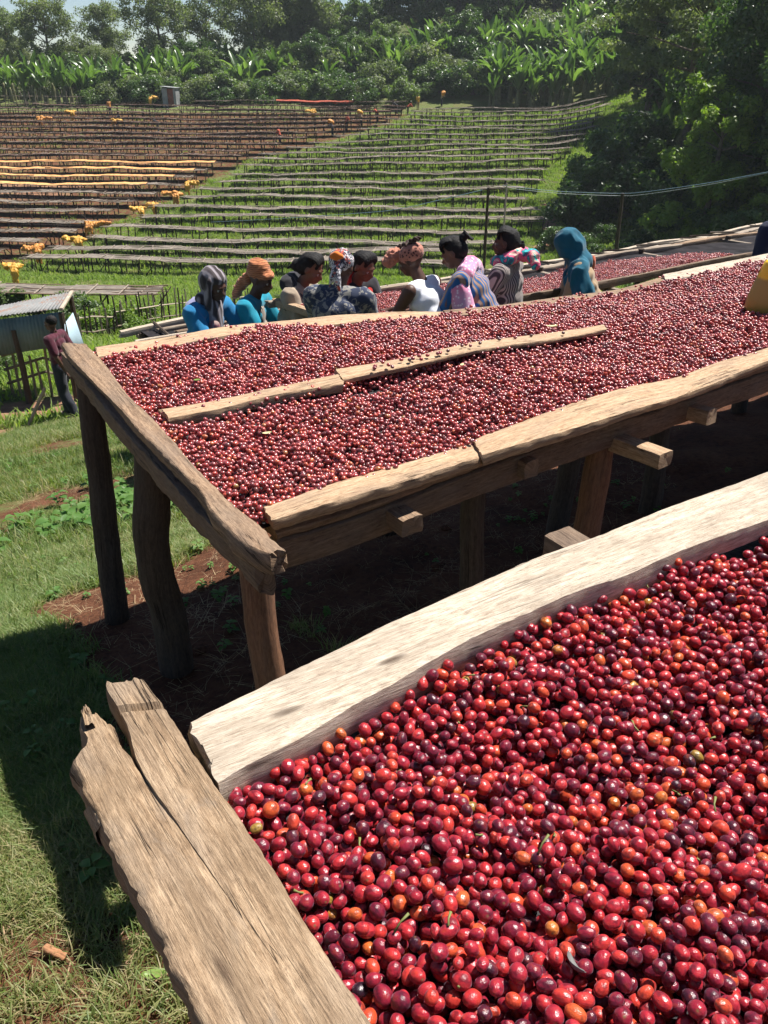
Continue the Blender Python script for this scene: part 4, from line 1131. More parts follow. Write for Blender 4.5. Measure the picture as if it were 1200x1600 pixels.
# cloths: a crumpled sheet on a row
def cloth_on(row, x0, x1, mat, lab, name='cloth_cover', w=.9, fall=.25, seed=0, cat='cloth', lump=.05, yo=0):
    root, top, yy = row; n = max(6, int((x1 - x0) / .35)); V_ = []; Fc = []; m = 7
    for i in range(n + 1):
        x = x0 + (x1 - x0) * i / n
        for j in range(m):
            f = j / (m - 1) * 2 - 1
            edge = max(0, abs(f) - .7) / .3
            p = (x + .1 * nz((x, f, seed), 1.5), yo + yy(x) + f * w / 2 * (1 + .2 * nz((x, f, 3), .9, seed)), top(x) + .07 + lump * (nz((x * 2.2, f * 2, seed), 1) + .6) - fall * edge * (.6 + .8 * abs(nz((x * .8, f, seed + 2), 1))))
            V_.append(p)
    for i in range(n):
        for j in range(m - 1): k = i * m + j; Fc.append((k, k + m, k + m + 1, k + 1))
    o = obj(name, mesh_np(name, V_, Fc, [mat], True), label=lab, cat=cat); return o
for k, (xe) in zip((10, 11, 12, 13), (-2.6, -1.5, -1.0, -.2)):
    r_, xa, xb, y_ = left_rows[k]
    cloth_on(r_, xa, xb + xe, M_tarp_cream, 'long narrow orange-yellow cloth along the %s bed row of the red soil' % ordn(k), w=.75, fall=.10, seed=k, lump=.04)
for (k, x0, x1) in ((2, -30, -22.5), (1, -29, -23.5), (3, -27, -20.8)):
    r_, xa, xb, y_ = left_rows[k]
    cloth_on(r_, x0, min(x1, xb - 1.5), M_tarp_k, 'crumpled black tarpaulin lying on the %s bed row of the red soil' % ordn(k), name='black_tarpaulin', w=1.0, fall=.2, seed=k, lump=.16, cat='tarpaulin')
r_, xa, xb, y_ = left_rows[-1]
# red cloth on the highest row
hi = right_rows[-1]
def top_row(xa, xb, y, seed, lab): return far_bed(xa, xb, y, seed, lab, 'drying beds along the forest edge', False, messy=.3)
tr1 = top_row(-22, 2.5, 108, 400, 'highest drying bed right below the forest, under the red cloth')
cloth_on(tr1, -12.5, -3.5, M_tarp_r, 'long faded red cloth on the highest drying bed below the forest', w=.8, seed=3, lump=.06)
# lone bed with brushwood in the valley, low left, and a short one behind the pole
lo = far_bed(-15.5, -7.9, 29.5, 300, 'low isolated drying bed of brushwood above the corrugated shed', None, True, w=1.3, messy=.5, wavy=.1, slope=.0)
# ------------------------------------------------------------------ trees, ensete, shrubs
def leaf_cloud(rs, clumps, nleaf, size, aspect=1.6, droop=.3, cshape=1.0):
    """leaf quads spread through ellipsoidal clumps; returns verts (n*4,3) and a per-leaf value"""
    g_ = np.random.default_rng(rs)
    C, Rr = clumps[:, :3], clumps[:, 3:6]
    wgt = np.prod(Rr, 1) ** .7; wgt /= wgt.sum()
    k = g_.choice(len(C), nleaf, p=wgt)
    d = g_.normal(0, 1, (nleaf, 3)); d /= np.linalg.norm(d, axis=1)[:, None]
    r = g_.random(nleaf) ** .42
    p = C[k] + d * Rr[k] * r[:, None] * cshape
    nrm = d * .7 + g_.normal(0, .6, (nleaf, 3)) + np.array([0, 0, .55]); nrm /= np.linalg.norm(nrm, axis=1)[:, None]
    t = np.cross(nrm, g_.normal(0, 1, (nleaf, 3))); t /= np.linalg.norm(t, axis=1)[:, None]; t[:, 2] -= droop * .4
    b = np.cross(nrm, t)
    s = size * g_.uniform(.55, 1.35, nleaf)[:, None]
    q = np.stack([p - t * s * aspect * .5, p + b * s * .5, p + t * s * aspect * .5, p - b * s * .5], 1)
    q[:, 1] += nrm * s * .12; q[:, 3] += nrm * s * .12
    cl = g_.random(len(C))
    lv = np.clip(cl[k] * .55 + g_.random(nleaf) * .45, 0, .999)
    return q.reshape(-1, 3), np.repeat(lv, 4)
def cloud_mesh(name, v, lv, mat):
    n = len(v) // 4
    me = mesh_np(name, v, np.arange(n * 4).reshape(n, 4), [mat], False)
    a = me.attributes.new('lv', 'FLOAT', 'POINT'); a.data.foreach_set('value', lv.astype(np.float32)); return me
def tree_variant(seed, h, spread, crown0, nleaf, size, mat, nl=16, airy=1.0, flat=.6):
    r_ = random.Random(seed); mb = MB(); clumps = []
    lean = (r_.uniform(-.6, .6), r_.uniform(-.6, .6))
    top = Vector((lean[0], lean[1], h * .86)); tr = [Vector((0, 0, -.6)), Vector((r_.uniform(-.2, .2), r_.uniform(-.2, .2), h * .3)), Vector((lean[0] * .6, lean[1] * .6, h * .6)), top]
    rb = .016 * h + .05
    V_, F_, _ = tube(tr, [rb * 1.25, rb, rb * .6, rb * .2], 8, .1, seed, ds=h / 10); mb.add(V_, F_)
    pts = resample(tr, h / 14)
    for k in range(nl):
        f = crown0 + (1 - crown0) * (k + r_.random() * .6) / nl; i = min(len(pts) - 1, int(f * len(pts)))
        p0 = pts[i]; a = k * 2.4 + r_.uniform(-.5, .5); up_ = r_.uniform(.12, .65)
        L = spread * (1.05 - .5 * abs(f - .62) / .4 * .6) * r_.uniform(.55, 1.1)
        p1 = p0 + Vector((math.cos(a) * L * .55, math.sin(a) * L * .55, L * up_ * .5)); p2 = p0 + Vector((math.cos(a) * L, math.sin(a) * L, L * up_ * .75))
        rr = rb * .42 * (1.2 - f)
        V_, F_, _ = tube([p0, p1, p2], [rr + .02, rr * .6 + .015, .012], 5, 0, seed); mb.add(V_, F_)
        for (q, s) in ((p1, .36), (p2, .42), (p1.lerp(p2, .5) + Vector((0, 0, .3)), .34)):
            R_ = spread * s * r_.uniform(.55, 1.05) * airy
            q = q + Vector((r_.gauss(0, .35), r_.gauss(0, .35), r_.gauss(0, .2)))
            for z in range(3):
                qq = q + Vector((r_.gauss(0, R_ * .55), r_.gauss(0, R_ * .55), r_.gauss(0, R_ * .3)))
                clumps.append((*qq, R_ * .62, R_ * .62, R_ * .62 * flat))
    clumps.append((top.x, top.y, h * .9, spread * .35, spread * .35, h * .08))
    v, lv = leaf_cloud(seed, np.array(clumps), nleaf, size)
    return mb.mesh('trunk', [M_bark]), cloud_mesh('crown', v, lv, mat)
TV = {
 'airy': [tree_variant(s, 15, 5.0, .24, 19000, .21, M_leaf_grey, 30, 1.0, .8) for s in (1, 2, 3)],
 'broad': [tree_variant(s, 12, 4.4, .20, 12000, .26, M_leaf_mid, 18, 1.05, .7) for s in (4, 5, 6)],
 'dark': [tree_variant(s, 12, 3.8, .18, 9000, .26, M_leaf_dark, 18, 1.1, .8) for s in (7, 8, 9)],
 'lime': [tree_variant(s, 7, 2.6, .1, 6000, .20, M_leaf_lime, 16, 1.1, .8) for s in (10, 11)],
}
NEARV = {
 'feather': tree_variant(31, 15, 5.5, .52, 15000, .19, M_leaf_grey, 20, .8, .38),
 'darkbig': tree_variant(32, 15, 4.6, .06, 26000, .20, M_leaf_dark, 26, 1.1, .85),
 'darkbig2': tree_variant(33, 13, 4.2, .05, 24000, .20, M_leaf_dark, 26, 1.1, .85),
 'limebig': tree_variant(34, 9, 2.7, .08, 13000, .17, M_leaf_lime, 20, 1.0, .85),
}
def put_tree(vt, x, y, s, rz, lab, group=None, cat='tree', sz=None):
    root = empty('tree' if cat == 'tree' else 'shrub', (x, y, Gz(x, y) - .1), rz, label=lab, cat=cat, group=group); root.scale = (s, s, sz or s)
    obj('trunk', vt[0], root); obj('crown', vt[1], root); return root
def shrub_variant(seed, h, w, nleaf, size, mat):
    r_ = random.Random(seed); mb = MB(); cl = []
    for k in range(7):
        a = k * .9 + r_.random(); p = Vector((math.cos(a) * w * .35, math.sin(a) * w * .35, h * r_.uniform(.55, .9)))
        V_, F_, _ = tube([(0, 0, -.2), p * .5 + Vector((0, 0, .1)), p], [.05, .035, .012], 5); mb.add(V_, F_)
    for k in range(26):
        a = r_.uniform(0, 6.28); rr = w * .5 * math.sqrt(r_.random()); z = h * r_.uniform(.12, .95) * (1 - .35 * (rr / (w * .5)) ** 2)
        s = w * r_.uniform(.12, .24); cl.append((math.cos(a) * rr, math.sin(a) * rr, z, s, s, s * .75))
    v, lv = leaf_cloud(seed, np.array(cl), nleaf, size)
    return mb.mesh('stems', [M_bark]), cloud_mesh('foliage', v, lv, mat)
SV = {'dark': [shrub_variant(s, 3.4, 4.2, 4500, .17, M_leaf_dark) for s in (41, 42)], 'mid': [shrub_variant(s, 3.0, 4.0, 4500, .18, M_leaf_mid) for s in (43, 44)], 'lime': [shrub_variant(s, 2.2, 3.0, 3500, .16, M_leaf_lime) for s in (45, 46)],
      'coffee': [shrub_variant(s, 4.2, 4.6, 9000, .17, M_leaf_dark) for s in (47, 48)], 'grey': [shrub_variant(s, 3.5, 4.5, 4500, .17, M_leaf_grey) for s in (49,)]}
def put_shrub(kind, x, y, s, lab, group=None, sz=None):
    vt = SV[kind][int(abs(x * 13 + y * 7)) % len(SV[kind])]
    root = empty('shrub', (x, y, Gz(x, y) - .1), x * 3.1, label=lab, cat='shrub', group=group); root.scale = (s, s, sz or s)
    obj('stems', vt[0], root); obj('foliage', vt[1], root); return root
# ensete: paddle leaves on a stout pseudostem
def ens_leaf(L, w, seed, arch):
    V = []; Fc = []; n = 14; r_ = random.Random(seed); LV = []
    tears = sorted(r_.uniform(.3, .95) for _ in range(3))
    for i in range(n + 1):
        f = i / n
        if f < .14: hw = .03
        else:
            g_ = (f - .14) / .86; hw = w * .5 * (math.sin(math.pi * min(1, g_ * .9 + .08)) ** .6) + .005
        x = L * (f - arch * .32 * f ** 2.6) * .52 * (1 if arch > 0 else 1)
        ang = 1.32 - arch * 1.6 * f ** 2
        if i == 0: pos = Vector((0, 0, 0))
        else: pos = pos + Vector((math.cos(ang), 0, math.sin(ang))) * (L / n)
        nrm = Vector((-math.sin(ang), 0, math.cos(ang)))
        for s in (-1, -.5, 0, .5, 1):
            wob = .06 * w * math.sin(f * 24 + s * 3 + seed)
            V.append(pos + Vector((0, hw * s, 0)) + nrm * (abs(s) * hw * .45 + (wob if abs(s) == 1 else 0)))
            LV.append(.5 + .3 * s)
    for i in range(n):
        for j in range(4): a = i * 5 + j; Fc.append((a, a + 5, a + 6, a + 1))
    me = mesh_np('leaf', V, Fc, [M_leaf_ens], True)
    a = me.attributes.new('lv', 'FLOAT', 'POINT'); a.data.foreach_set('value', np.full(len(V), (seed * .37) % 1, np.float32)); return me
ENSL = [ens_leaf(L, w, s, a) for s, (L, w, a) in enumerate([(3.2, .55, .2), (3.0, .52, .55), (2.8, .55, .9), (3.3, .48, .35), (2.5, .5, 1.25), (2.9, .45, .7)])]
V_, F_, _ = tube([(0, 0, -.3), (0, 0, .8), (.03, 0, 1.7)], [.30, .24, .13], 8, .06, 1, ds=.3); ENSS = mesh_np('pseudostem', V_, F_, [M_stem])
def put_ensete(x, y, s, seed, lab, group, nl=8):
    r_ = random.Random(seed)
    root = empty('ensete_plant', (x, y, Gz(x, y)), r_.uniform(0, 6), label=lab, cat='ensete plant', group=group); root.scale = (s, s, s)
    obj('pseudostem', ENSS, root)
    for k in range(nl):
        o = obj('leaf', ENSL[r_.choice((0, 0, 1, 1, 3, 3, 5, 2, 4))], root, loc=(.03, 0, 1.3 + .06 * k), rot=(r_.gauss(0, .12), r_.uniform(-.25, .35), k * 2.4 + r_.uniform(-.3, .3)))
    return root
M_clod = plain('soil_clod', (.10,.045,.025), .95, .1, .4, 3)
re_ = random.Random(77)
def at(px, Yd):  # ground point under a picture column at a given distance
    return ((px - 600) / F * Yd * 1.02, Yd)
# left ensete belt below the tall trees
for k in range(34):
    px = -40 + k * 7.4; x, y = at(px + re_.uniform(-4, 4), 113 + re_.uniform(-2, 5)); put_ensete(x, y, re_.uniform(.85, 1.2), k, 'sunlit ensete plant in the low belt behind the pole fence, under the grey-green trees', 'ensete plants of the low belt', 8)
for k in range(16):
    px = 210 + k * 8; x, y = at(px + re_.uniform(-4, 4), 115 + re_.uniform(-1, 6)); put_ensete(x, y, re_.uniform(.9, 1.3), 50 + k, 'ensete plant among bushes behind the small grey hut', 'ensete plants by the hut', 8)
for k in range(84):
    px = 330 + k * 5.0; x, y = at(px + re_.uniform(-8, 8), 118 + re_.uniform(0, 16)); put_ensete(x, y, re_.uniform(.9, 1.45), 100 + k, 'ensete plant half hidden by bushes on the forest slope above the highest bed', 'ensete plants on the forest slope', 7)
for k in range(120):
    px = 735 + re_.uniform(0, 235); x, y = at(px, 107 + re_.uniform(0, 1) ** 1.3 * 26); put_ensete(x, y, re_.uniform(.8, 1.3), 200 + k, 'tall ensete plant in the dense stand above the corner of the green block', 'ensete plants of the dense stand', 9)
for (px, Yd, s) in ((985, 72, 1.0), (1005, 70, .9), (1000, 78, 1.2), (1185, 60, 1.1), (1015, 76, 1.1), (945, 100, 1.1), (965, 96, 1.2)):
    x, y = at(px, Yd); put_ensete(x, y, s, px, 'single ensete plant between the dark trees at the field corner', 'ensete plants by the dark trees', 7)
# forest: left skyline
lt = random.Random(5)
def forest(n, px0, px1, y0, y1, kinds, smin, smax, lab, group):
    for k in range(n):
        px = px0 + (px1 - px0) * (k + lt.random()) / n; Yd = lt.uniform(y0, y1); x, y = at(px, Yd)
        kd = lt.choice(kinds); vt = lt.choice(TV[kd]); put_tree(vt, x, y, lt.uniform(smin, smax), lt.uniform(0, 6), lab, group)
for (px, Yd, kd, vi, s, lab) in ((25, 132, 'airy', 0, .66, 'tall grey-green tree at the picture edge, its round crown against the sky'), (100, 136, 'airy', 1, .70, 'airy tree with a flat spreading crown against the sky, second along the skyline'), (150, 128, 'airy', 2, .78, 'tall forked tree with bare upper limbs showing against the blue gap of sky'),
                                 (225, 134, 'airy', 0, .72, 'broad grey-green tree with drooping crown right of the first blue sky gap'), (300, 132, 'airy', 2, .86, 'high tree whose crown runs out of the picture top, above the hut'), (362, 140, 'airy', 1, .9, 'high airy tree just left of the second gap of sky'),
                                 (182, 124, 'dark', 0, .42, 'small dark round tree between two groups of ensete'), (478, 138, 'airy', 1, 1.0, 'tall tree just right of the second gap of sky'), (20, 124, 'broad', 1, .6, 'rounded tree above the ensete belt at the picture edge')):
    x, y = at(px, Yd); put_tree(TV[kd][vi], x, y, s, px * .1, lab)
forest(10, -60, 330, 122, 134, ['airy', 'broad'], .36, .50, 'grey-green tree in the wood behind the low ensete belt', 'trees behind the low ensete belt')
forest(13, 400, 760, 132, 150, ['airy', 'broad', 'airy'], .7, 1.05, 'tall tree in the upper forest above the highest drying bed', 'upper forest trees')
forest(20, 340, 760, 118, 132, ['broad', 'dark', 'broad'], .36, .62, 'bushy tree in the thicket above the highest drying bed', 'thicket trees')
forest(12, 720, 1000, 128, 150, ['broad', 'dark', 'airy'], .7, 1.0, 'tree behind the dense ensete stand', 'trees behind the ensete stand')
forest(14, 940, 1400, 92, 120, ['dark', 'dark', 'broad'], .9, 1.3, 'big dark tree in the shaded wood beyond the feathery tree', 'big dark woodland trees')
forest(10, -500, -60, 120, 150, ['airy', 'broad'], .7, 1.0, 'tree of the wood beyond the picture edge', 'outer trees')
# right side trees, nearer
for (vt, px, Yd, s, sz, lab) in (('feather', 1022, 66, .95, 1.05, 'feathery grey-leaved tree with a pale bare trunk, standing above the coffee shrubs'),
                                 ('feather', 1150, 72, 1.0, 1.15, 'second feathery tree, rising out of the picture top behind the dark trees'),
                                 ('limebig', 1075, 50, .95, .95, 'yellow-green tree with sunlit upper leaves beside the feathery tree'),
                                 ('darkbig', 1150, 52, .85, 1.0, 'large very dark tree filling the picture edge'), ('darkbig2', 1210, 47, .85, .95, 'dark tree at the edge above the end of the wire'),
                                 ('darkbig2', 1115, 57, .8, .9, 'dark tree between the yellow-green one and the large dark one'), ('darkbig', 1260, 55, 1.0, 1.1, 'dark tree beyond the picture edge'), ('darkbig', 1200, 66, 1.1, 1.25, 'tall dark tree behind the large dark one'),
                                 ('limebig', 1195, 44, .55, .55, 'low yellow-green tree at the edge under the dark trees')):
    x, y = at(px, Yd); put_tree(NEARV[vt], x, y, s, px * .3, lab, None, 'tree', sz)
for (px, Yd, s, lab) in ((890, 60, .95, 'round coffee shrub by the field corner, lowest of the big glossy shrubs'), (935, 62, 1.15, 'big glossy coffee shrub in the middle of the shrub group'), (975, 60, 1.1, 'glossy coffee shrub close to the pale trunk'),
                         (1010, 56, .8, 'coffee shrub at the foot of the pale trunk'), (950, 68, 1.3, 'coffee shrub standing tallest, behind the shrub group'), (905, 66, 1.0, 'coffee shrub behind the round one')):
    x, y = at(px, Yd); put_shrub('coffee', x, y, s, lab)
for k in range(26):
    px = 1000 + k * 14
    if px < 1062: continue
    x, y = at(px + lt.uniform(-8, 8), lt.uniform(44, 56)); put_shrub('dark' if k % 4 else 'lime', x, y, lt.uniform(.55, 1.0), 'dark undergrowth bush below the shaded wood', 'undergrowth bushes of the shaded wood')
for (px, Yd, s) in ((1095, 63, .75), (1165, 58, .7), (1050, 78, .9), (1120, 70, .95)):
    x, y = at(px, Yd); put_tree(TV['broad'][int(px) % 3], x, y, s, px, 'mid-green tree catching the sun among the dark trees', 'mid-green trees among the dark ones')
for k in range(9):
    px = 850 + k * 17; x, y = at(px + lt.uniform(-8, 8), lt.uniform(50, 57)); put_shrub('dark', x, y, lt.uniform(.3, .55), 'low dark bush along the path bend by the coffee shrubs', 'low bushes by the path bend')
for k in range(64):
    px = 200 + k * 9.6; x, y = at(px + lt.uniform(-8, 8), lt.uniform(110.5, 119)); put_shrub(lt.choice(['dark', 'mid', 'mid', 'grey', 'dark']), x, y, lt.uniform(.6, 1.25), 'bush in the thicket along the top of the field', 'bushes along the top of the field')
for k in range(60):
    px = 340 + k * 11; x, y = at(px + lt.uniform(-8, 8), lt.uniform(120, 132)); put_shrub(lt.choice(['dark', 'mid', 'lime', 'grey', 'mid']), x, y, lt.uniform(.9, 1.6), 'bush on the forest slope among the ensete', 'bushes on the forest slope')
for k in range(14):
    px = -30 + k * 22; x, y = at(px, lt.uniform(119, 124)); put_shrub(lt.choice(['dark', 'mid', 'grey']), x, y, lt.uniform(.8, 1.2), 'bush behind the low ensete belt', 'bushes behind the low ensete belt')
for (px, Yd, s, kd, lab) in ((225, 27, .38, 'lime', 'small rounded bush behind the stick fence'), (150, 24.5, .42, 'lime', 'leafy green bush between the shed and the brushwood bed'), (185, 25, .45, 'lime', 'wide green bush behind the stick fence by the shed'), (120, 27, .4, 'mid', 'green bush behind the shed roof'), (25, 29, .4, 'mid', 'green bush under the brushwood bed'), (215, 24, .3, 'lime', 'low green bush next to the rounded one'),
                              (850, 36, .3, 'lime', 'small bright bush in the grass behind the hooded woman'), (1060, 40, .5, 'dark', 'dark bush on the sunny grass patch'), (985, 33, .35, 'mid', 'grey-green bush near the leaning pole')):
    x, y = at(px, Yd); put_shrub(kd, x, y, s, lab)

vb = random.Random(8)
for k in range(46):
    Yd = vb.uniform(17, 42); px = vb.uniform(-20, 1180); x, y = at(px, Yd)
    if red_zone(np.array(x), np.array(y)) > .3 or Yd > 43: continue
    put_shrub(vb.choice(['lime', 'mid', 'lime', 'grey']), x, y, vb.uniform(.12, .3), 'small bushy weed in the valley grass between the women and the field', 'bushy weeds in the valley')
# ------------------------------------------------------------------ grass, weeds, straw
def tuft(name, seed, nb, h, w, spread, lean, mat, seg=3, flatk=0):
    r_ = random.Random(seed); V = []; Fc = []; LV = []
    for _ in range(nb):
        a = r_.uniform(0, 6.28); d = Vector((math.cos(a), math.sin(a), 0)); s = Vector((-d.y, d.x, 0)); b = Vector((r_.gauss(0, spread), r_.gauss(0, spread), 0))
        hh = h * r_.uniform(.45, 1.2); ln = lean * r_.uniform(.3, 1.5); ww = w * r_.uniform(.6, 1.2); k0 = len(V); val = r_.random()
        for i in range(seg + 1):
            f = i / seg; c = b + d * (ln * hh * f ** 1.7) + Vector((0, 0, hh * (f - .45 * ln * f * f) * (1 - flatk) + .003))
            q = ww * (1 - f ** 1.6) * .5 + .0003
            V += [c - s * q, c + s * q]; LV += [val, val]
        for i in range(seg): a0 = k0 + 2 * i; Fc.append((a0, a0 + 1, a0 + 3, a0 + 2))
    me = mesh_np(name, V, Fc, [mat], True); at_ = me.attributes.new('lv', 'FLOAT', 'POINT'); at_.data.foreach_set('value', np.array(LV, np.float32)); return me
for s in range(4): template('g%d' % s, tuft('tuft', s, 22, .055, .0034, .022, .7, M_grass), 'grass_near')
for s in range(4): template('h%d' % s, tuft('tuft', 10 + s, 26, .16, .012, .09, .6, M_grass, 2), 'grass_mid')
for s in range(4): template('i%d' % s, tuft('tuft', 20 + s, 22, .26, .05, .24, .6, M_grass_far, 2), 'grass_far')
for s in range(4): template('s%d' % s, tuft('straw', 30 + s, 7, .085, .0022, .03, 1.6, M_straw, 3, .82), 'straw')
def weed(seed, mat, n=9, L=.05):
    r_ = random.Random(seed); V = []; Fc = []; LV = []
    for k in range(n):
        a = k * 2.4; d = Vector((math.cos(a), math.sin(a), 0)); s = Vector((-d.y, d.x, 0)); z = .015 + .006 * k; l_ = L * r_.uniform(.6, 1.2); k0 = len(V)
        for f, w_ in ((.15, .05), (.45, .34), (.75, .28), (1, .02)):
            c = d * l_ * f + Vector((0, 0, z + l_ * .5 * f * (1 - f) * 2)); V += [c - s * w_ * l_, c + Vector((0, 0, -.004)), c + s * w_ * l_]; LV += [k / n] * 3
        for i in range(3):
            for j in range(2): a0 = k0 + 3 * i + j; Fc.append((a0, a0 + 1, a0 + 4, a0 + 3))
    me = mesh_np('weed', V, Fc, [mat], True); at_ = me.attributes.new('lv', 'FLOAT', 'POINT'); at_.data.foreach_set('value', np.array(LV, np.float32)); return me
for s in range(3): template('w%d' % s, weed(s, M_weed), 'weed')
gg = np.random.default_rng(3)
def field_pts(n, xr, yr, dens, seed=0):
    x = gg.uniform(*xr, n); y = gg.uniform(*yr, n); k = gg.random(n) < dens(x, y); return x[k], y[k]
def inview(x, y, m=.12):
    zc = y * CP + G(x, y, False) * -SP; px = x / np.maximum(zc, .1)
    return (np.abs(px) < .4615 + m)
def grass_layer(name, x, y, smin, smax, key, nt, lab, cat, ccf=None, dz=0):
    n = len(x); z = GL(x, y) + dz
    if ccf is None: ccf = lambda x, y: .54 + .32 * snoise(x, y, 1.7, 31) + .22 * snoise(x, y, .5, 33) + .3 * (y < 1.5)
    rot = np.stack([gg.normal(0, .12, n), gg.normal(0, .12, n), gg.uniform(0, 6.28, n)], 1)
    cc = gg.random(n) if ccf is None else np.clip(ccf(x, y) + gg.normal(0, .2, n), 0, 1)
    return scatter(name, np.stack([x, y, z], 1), rot, gg.uniform(smin, smax, n) * (1 + .45 * np.clip(snoise(x, y, 3.1, 71), -1, 1)), gg.integers(0, nt, n), cc, key, kind='stuff', label=lab, cat=cat)
def patch(x, y, s, seed): return snoise(x, y, s, seed)
def green(x, y): return np.maximum(.42 * (y < 1.5) * (y > 1.2) + .10 * (y <= 1.2), .95 - 1.35 * soil_zone(x, y) - 1.1 * red_zone(x, y) + .8 * patch(x, y, 2.2, 1) + .5 * patch(x, y, 6, 2)).clip(0, 1)
x, y = field_pts(150000, (-2.6, .6), (.5, 4.2), lambda x, y: green(x, y) * .9 * inview(x, y))
dbg('near grass', len(x))
grass_layer('short_grass', x, y, .4, 1.15, 'grass_near', 4, 'short uneven grass beside the near beds', 'grass')
x, y = field_pts(110000, (-8, 3), (3.2, 13.5), lambda x, y: green(x, y) * .62 * inview(x, y))
dbg('mid grass', len(x))
grass_layer('grass', x, y, .2, .62, 'grass_mid', 4, 'grass on the slope down to the shed', 'grass')
x, y = field_pts(34000, (-2.6, .8), (.45, 3.4), lambda x, y: np.clip(.32 + .9 * soil_zone(x, y) * (1 - .8 * soil_zone(x, y)) + .25 * patch(x, y, 3.3, 8), 0, 1) * .10 * inview(x, y))
grass_layer('dry_straw', x, y, .25, .7, 'straw', 4, 'dry straw and stalks lying on the earth', 'straw')
x, y = field_pts(4000, (-2.6, 3.2), (.8, 5), lambda x, y: .22 * (patch(x, y, 2.7, 21) > .2) * inview(x, y))
grass_layer('small_weeds', x, y, .25, .6, 'weed', 3, 'small green weeds growing from the red earth', 'weeds')
x, y = field_pts(2600, (-2.6, -.9), (4.0, 6.4), lambda x, y: .3 * (np.exp(-(((x + 1.75) / .45) ** 2 + ((y - 5.3) / .5) ** 2)) > gg.random(len(x))) * inview(x, y))
grass_layer('leafy_weeds', x, y, 1.0, 2.0, 'weed', 3, 'patch of broad-leaved pale green weeds in the grass behind the corner post', 'weeds')
x, y = field_pts(30000, (-8, 1), (1.3, 9.5), lambda x, y: .14 * (patch(x, y, 2.1, 51) > -.1) * green(x, y) * inview(x, y))
grass_layer('clover_weeds', x, y, .35, .9, 'weed', 3, 'small clover-like weeds mixed into the grass left of the beds', 'weeds')
x, y = field_pts(40000, (-8, 1.5), (1.2, 9.5), lambda x, y: .30 * (patch(x, y, 1.6, 61) > .15) * inview(x, y))
grass_layer('straw_litter', x, y, .25, .75, 'straw', 4, 'dry straw litter in patches on the grassy slope', 'straw')
# valley and field grass
def fgreen(x, y): return np.clip(1.2 - 1.5 * soil_zone(x, y) - 1.3 * red_zone(x, y) + .35 * patch(x, y, .6, 3), 0, 1)
x, y = field_pts(75000, (-24, 30), (13, 50), lambda x, y: fgreen(x, y) * .6 * inview(x, y, .06) * (.35 + .65 * sstep(50, 20, y)))
dbg('valley grass', len(x))
grass_layer('valley_grass', x, y, .35, .95, 'grass_far', 4, 'lush grass in the valley and below the field', 'grass')
x, y = field_pts(75000, (-24, 30), (47, 107), lambda x, y: fgreen(x, y) ** 1.5 * .55 * inview(x, y, .04) * (x > XL(y) - 3) * (1 - .3 * sstep(70, 100, y)))
dbg('field grass', len(x))
grass_layer('field_undergrowth', x, y, .45, 1.1, 'grass_far', 4, 'bright low growth between and under the drying beds', 'undergrowth')
x, y = field_pts(9000, (-60, 2), (42, 107), lambda x, y: .5 * (patch(x, y, .5, 12) > .35) * inview(x, y, .04) * (x < XL(y)))
grass_layer('sparse_grass', x, y, .4, .9, 'grass_far', 4, 'sparse grass on the red soil of the field', 'grass')
# ------------------------------------------------------------------ shed, hut, fences, poles, wires
M_iron = (lambda t: (t.color(t.mix(t.ramp(t.noise(t.geo(), 1.6, 6, .7, 1.0), [(.50, 0.0), (.62, .85)]), t.ramp(t.noise(t.geo(), 5, 5, .6), [(.3, (.17, .17, .165)), (.7, (.27, .27, .26))]), (.24, .11, .055))), t.rough(.55, .4), t.m)[-1])(NT('rusty_roof_iron'))
M_irong = plain('blue_green_iron', (.10, .15, .15), .55, .4, .2, 2.5)
M_ironb = plain('pale_blue_iron', (.33, .44, .50), .5, .4, .2, 2.5)
M_irond = plain('grey_iron', (.26, .27, .27), .6, .4, .3, 1.5)
def corr(a, b, c, d, mat, name, root, pitch=.076, amp=.010, th=.002, **k):
    """corrugated sheet over the quad a-b-c-d, ridges running from a-b to d-c"""
    a, b, c, d = map(Vector, (a, b, c, d)); W_ = (b - a).length; n = max(8, int(W_ / pitch * 6)); nrm = (b - a).cross(d - a).normalized(); V_ = []; Fc = []
    for i in range(n + 1):
        f = i / n; h = amp * math.sin(f * W_ / pitch * 2 * math.pi)
        for g_ in (0, .5, 1): V_.append(a.lerp(b, f).lerp(d.lerp(c, f), g_) + nrm * h)
    for i in range(n):
        for j in range(2): q = i * 3 + j; Fc.append((q, q + 3, q + 4, q + 1))
    me_ = mesh_np(name, V_, Fc, [mat], True); o = bpy.data.objects.new(name, me_); COL.objects.link(o); place(o, root)
    so = o.modifiers.new('thick', 'SOLIDIFY'); so.thickness = th; tag(o, **k); return o
# shed: placed from the photo at about 14 m
zs_ = 14.6
def SP_(px, py, z): return PZ(px, py, z)
roofA, roofB, roofC, roofD = SP_(-75, 503, 15.6), SP_(94, 482, 15.0), SP_(109, 456, 16.9), SP_(-30, 484, 17.6)
shed_c = (roofA + roofB + roofC + roofD) / 4
shed = empty('shed', (shed_c.x, shed_c.y, Gf(shed_c.x, shed_c.y)), label='small open-fronted shed with a rusty corrugated roof and blue-green iron front at the picture edge', cat='shed')
nR = 7; roof0 = None
for k in range(nR):
    f0, f1 = k / nR, (k + 1.04) / nR
    corr(roofA.lerp(roofB, f0), roofA.lerp(roofB, f1), roofD.lerp(roofC, f1) + Vector((0, 0, .006 * (k % 2))), roofD.lerp(roofC, f0) + Vector((0, 0, .006 * (k % 2))), M_iron, 'roof_sheet', shed)
dv3 = Vector((0, 0, -.06))
wA, wB = roofA + dv3, roofB + dv3; lowA = wA - Vector((0, 0, .70)); lowB = wB - Vector((0, 0, .62))
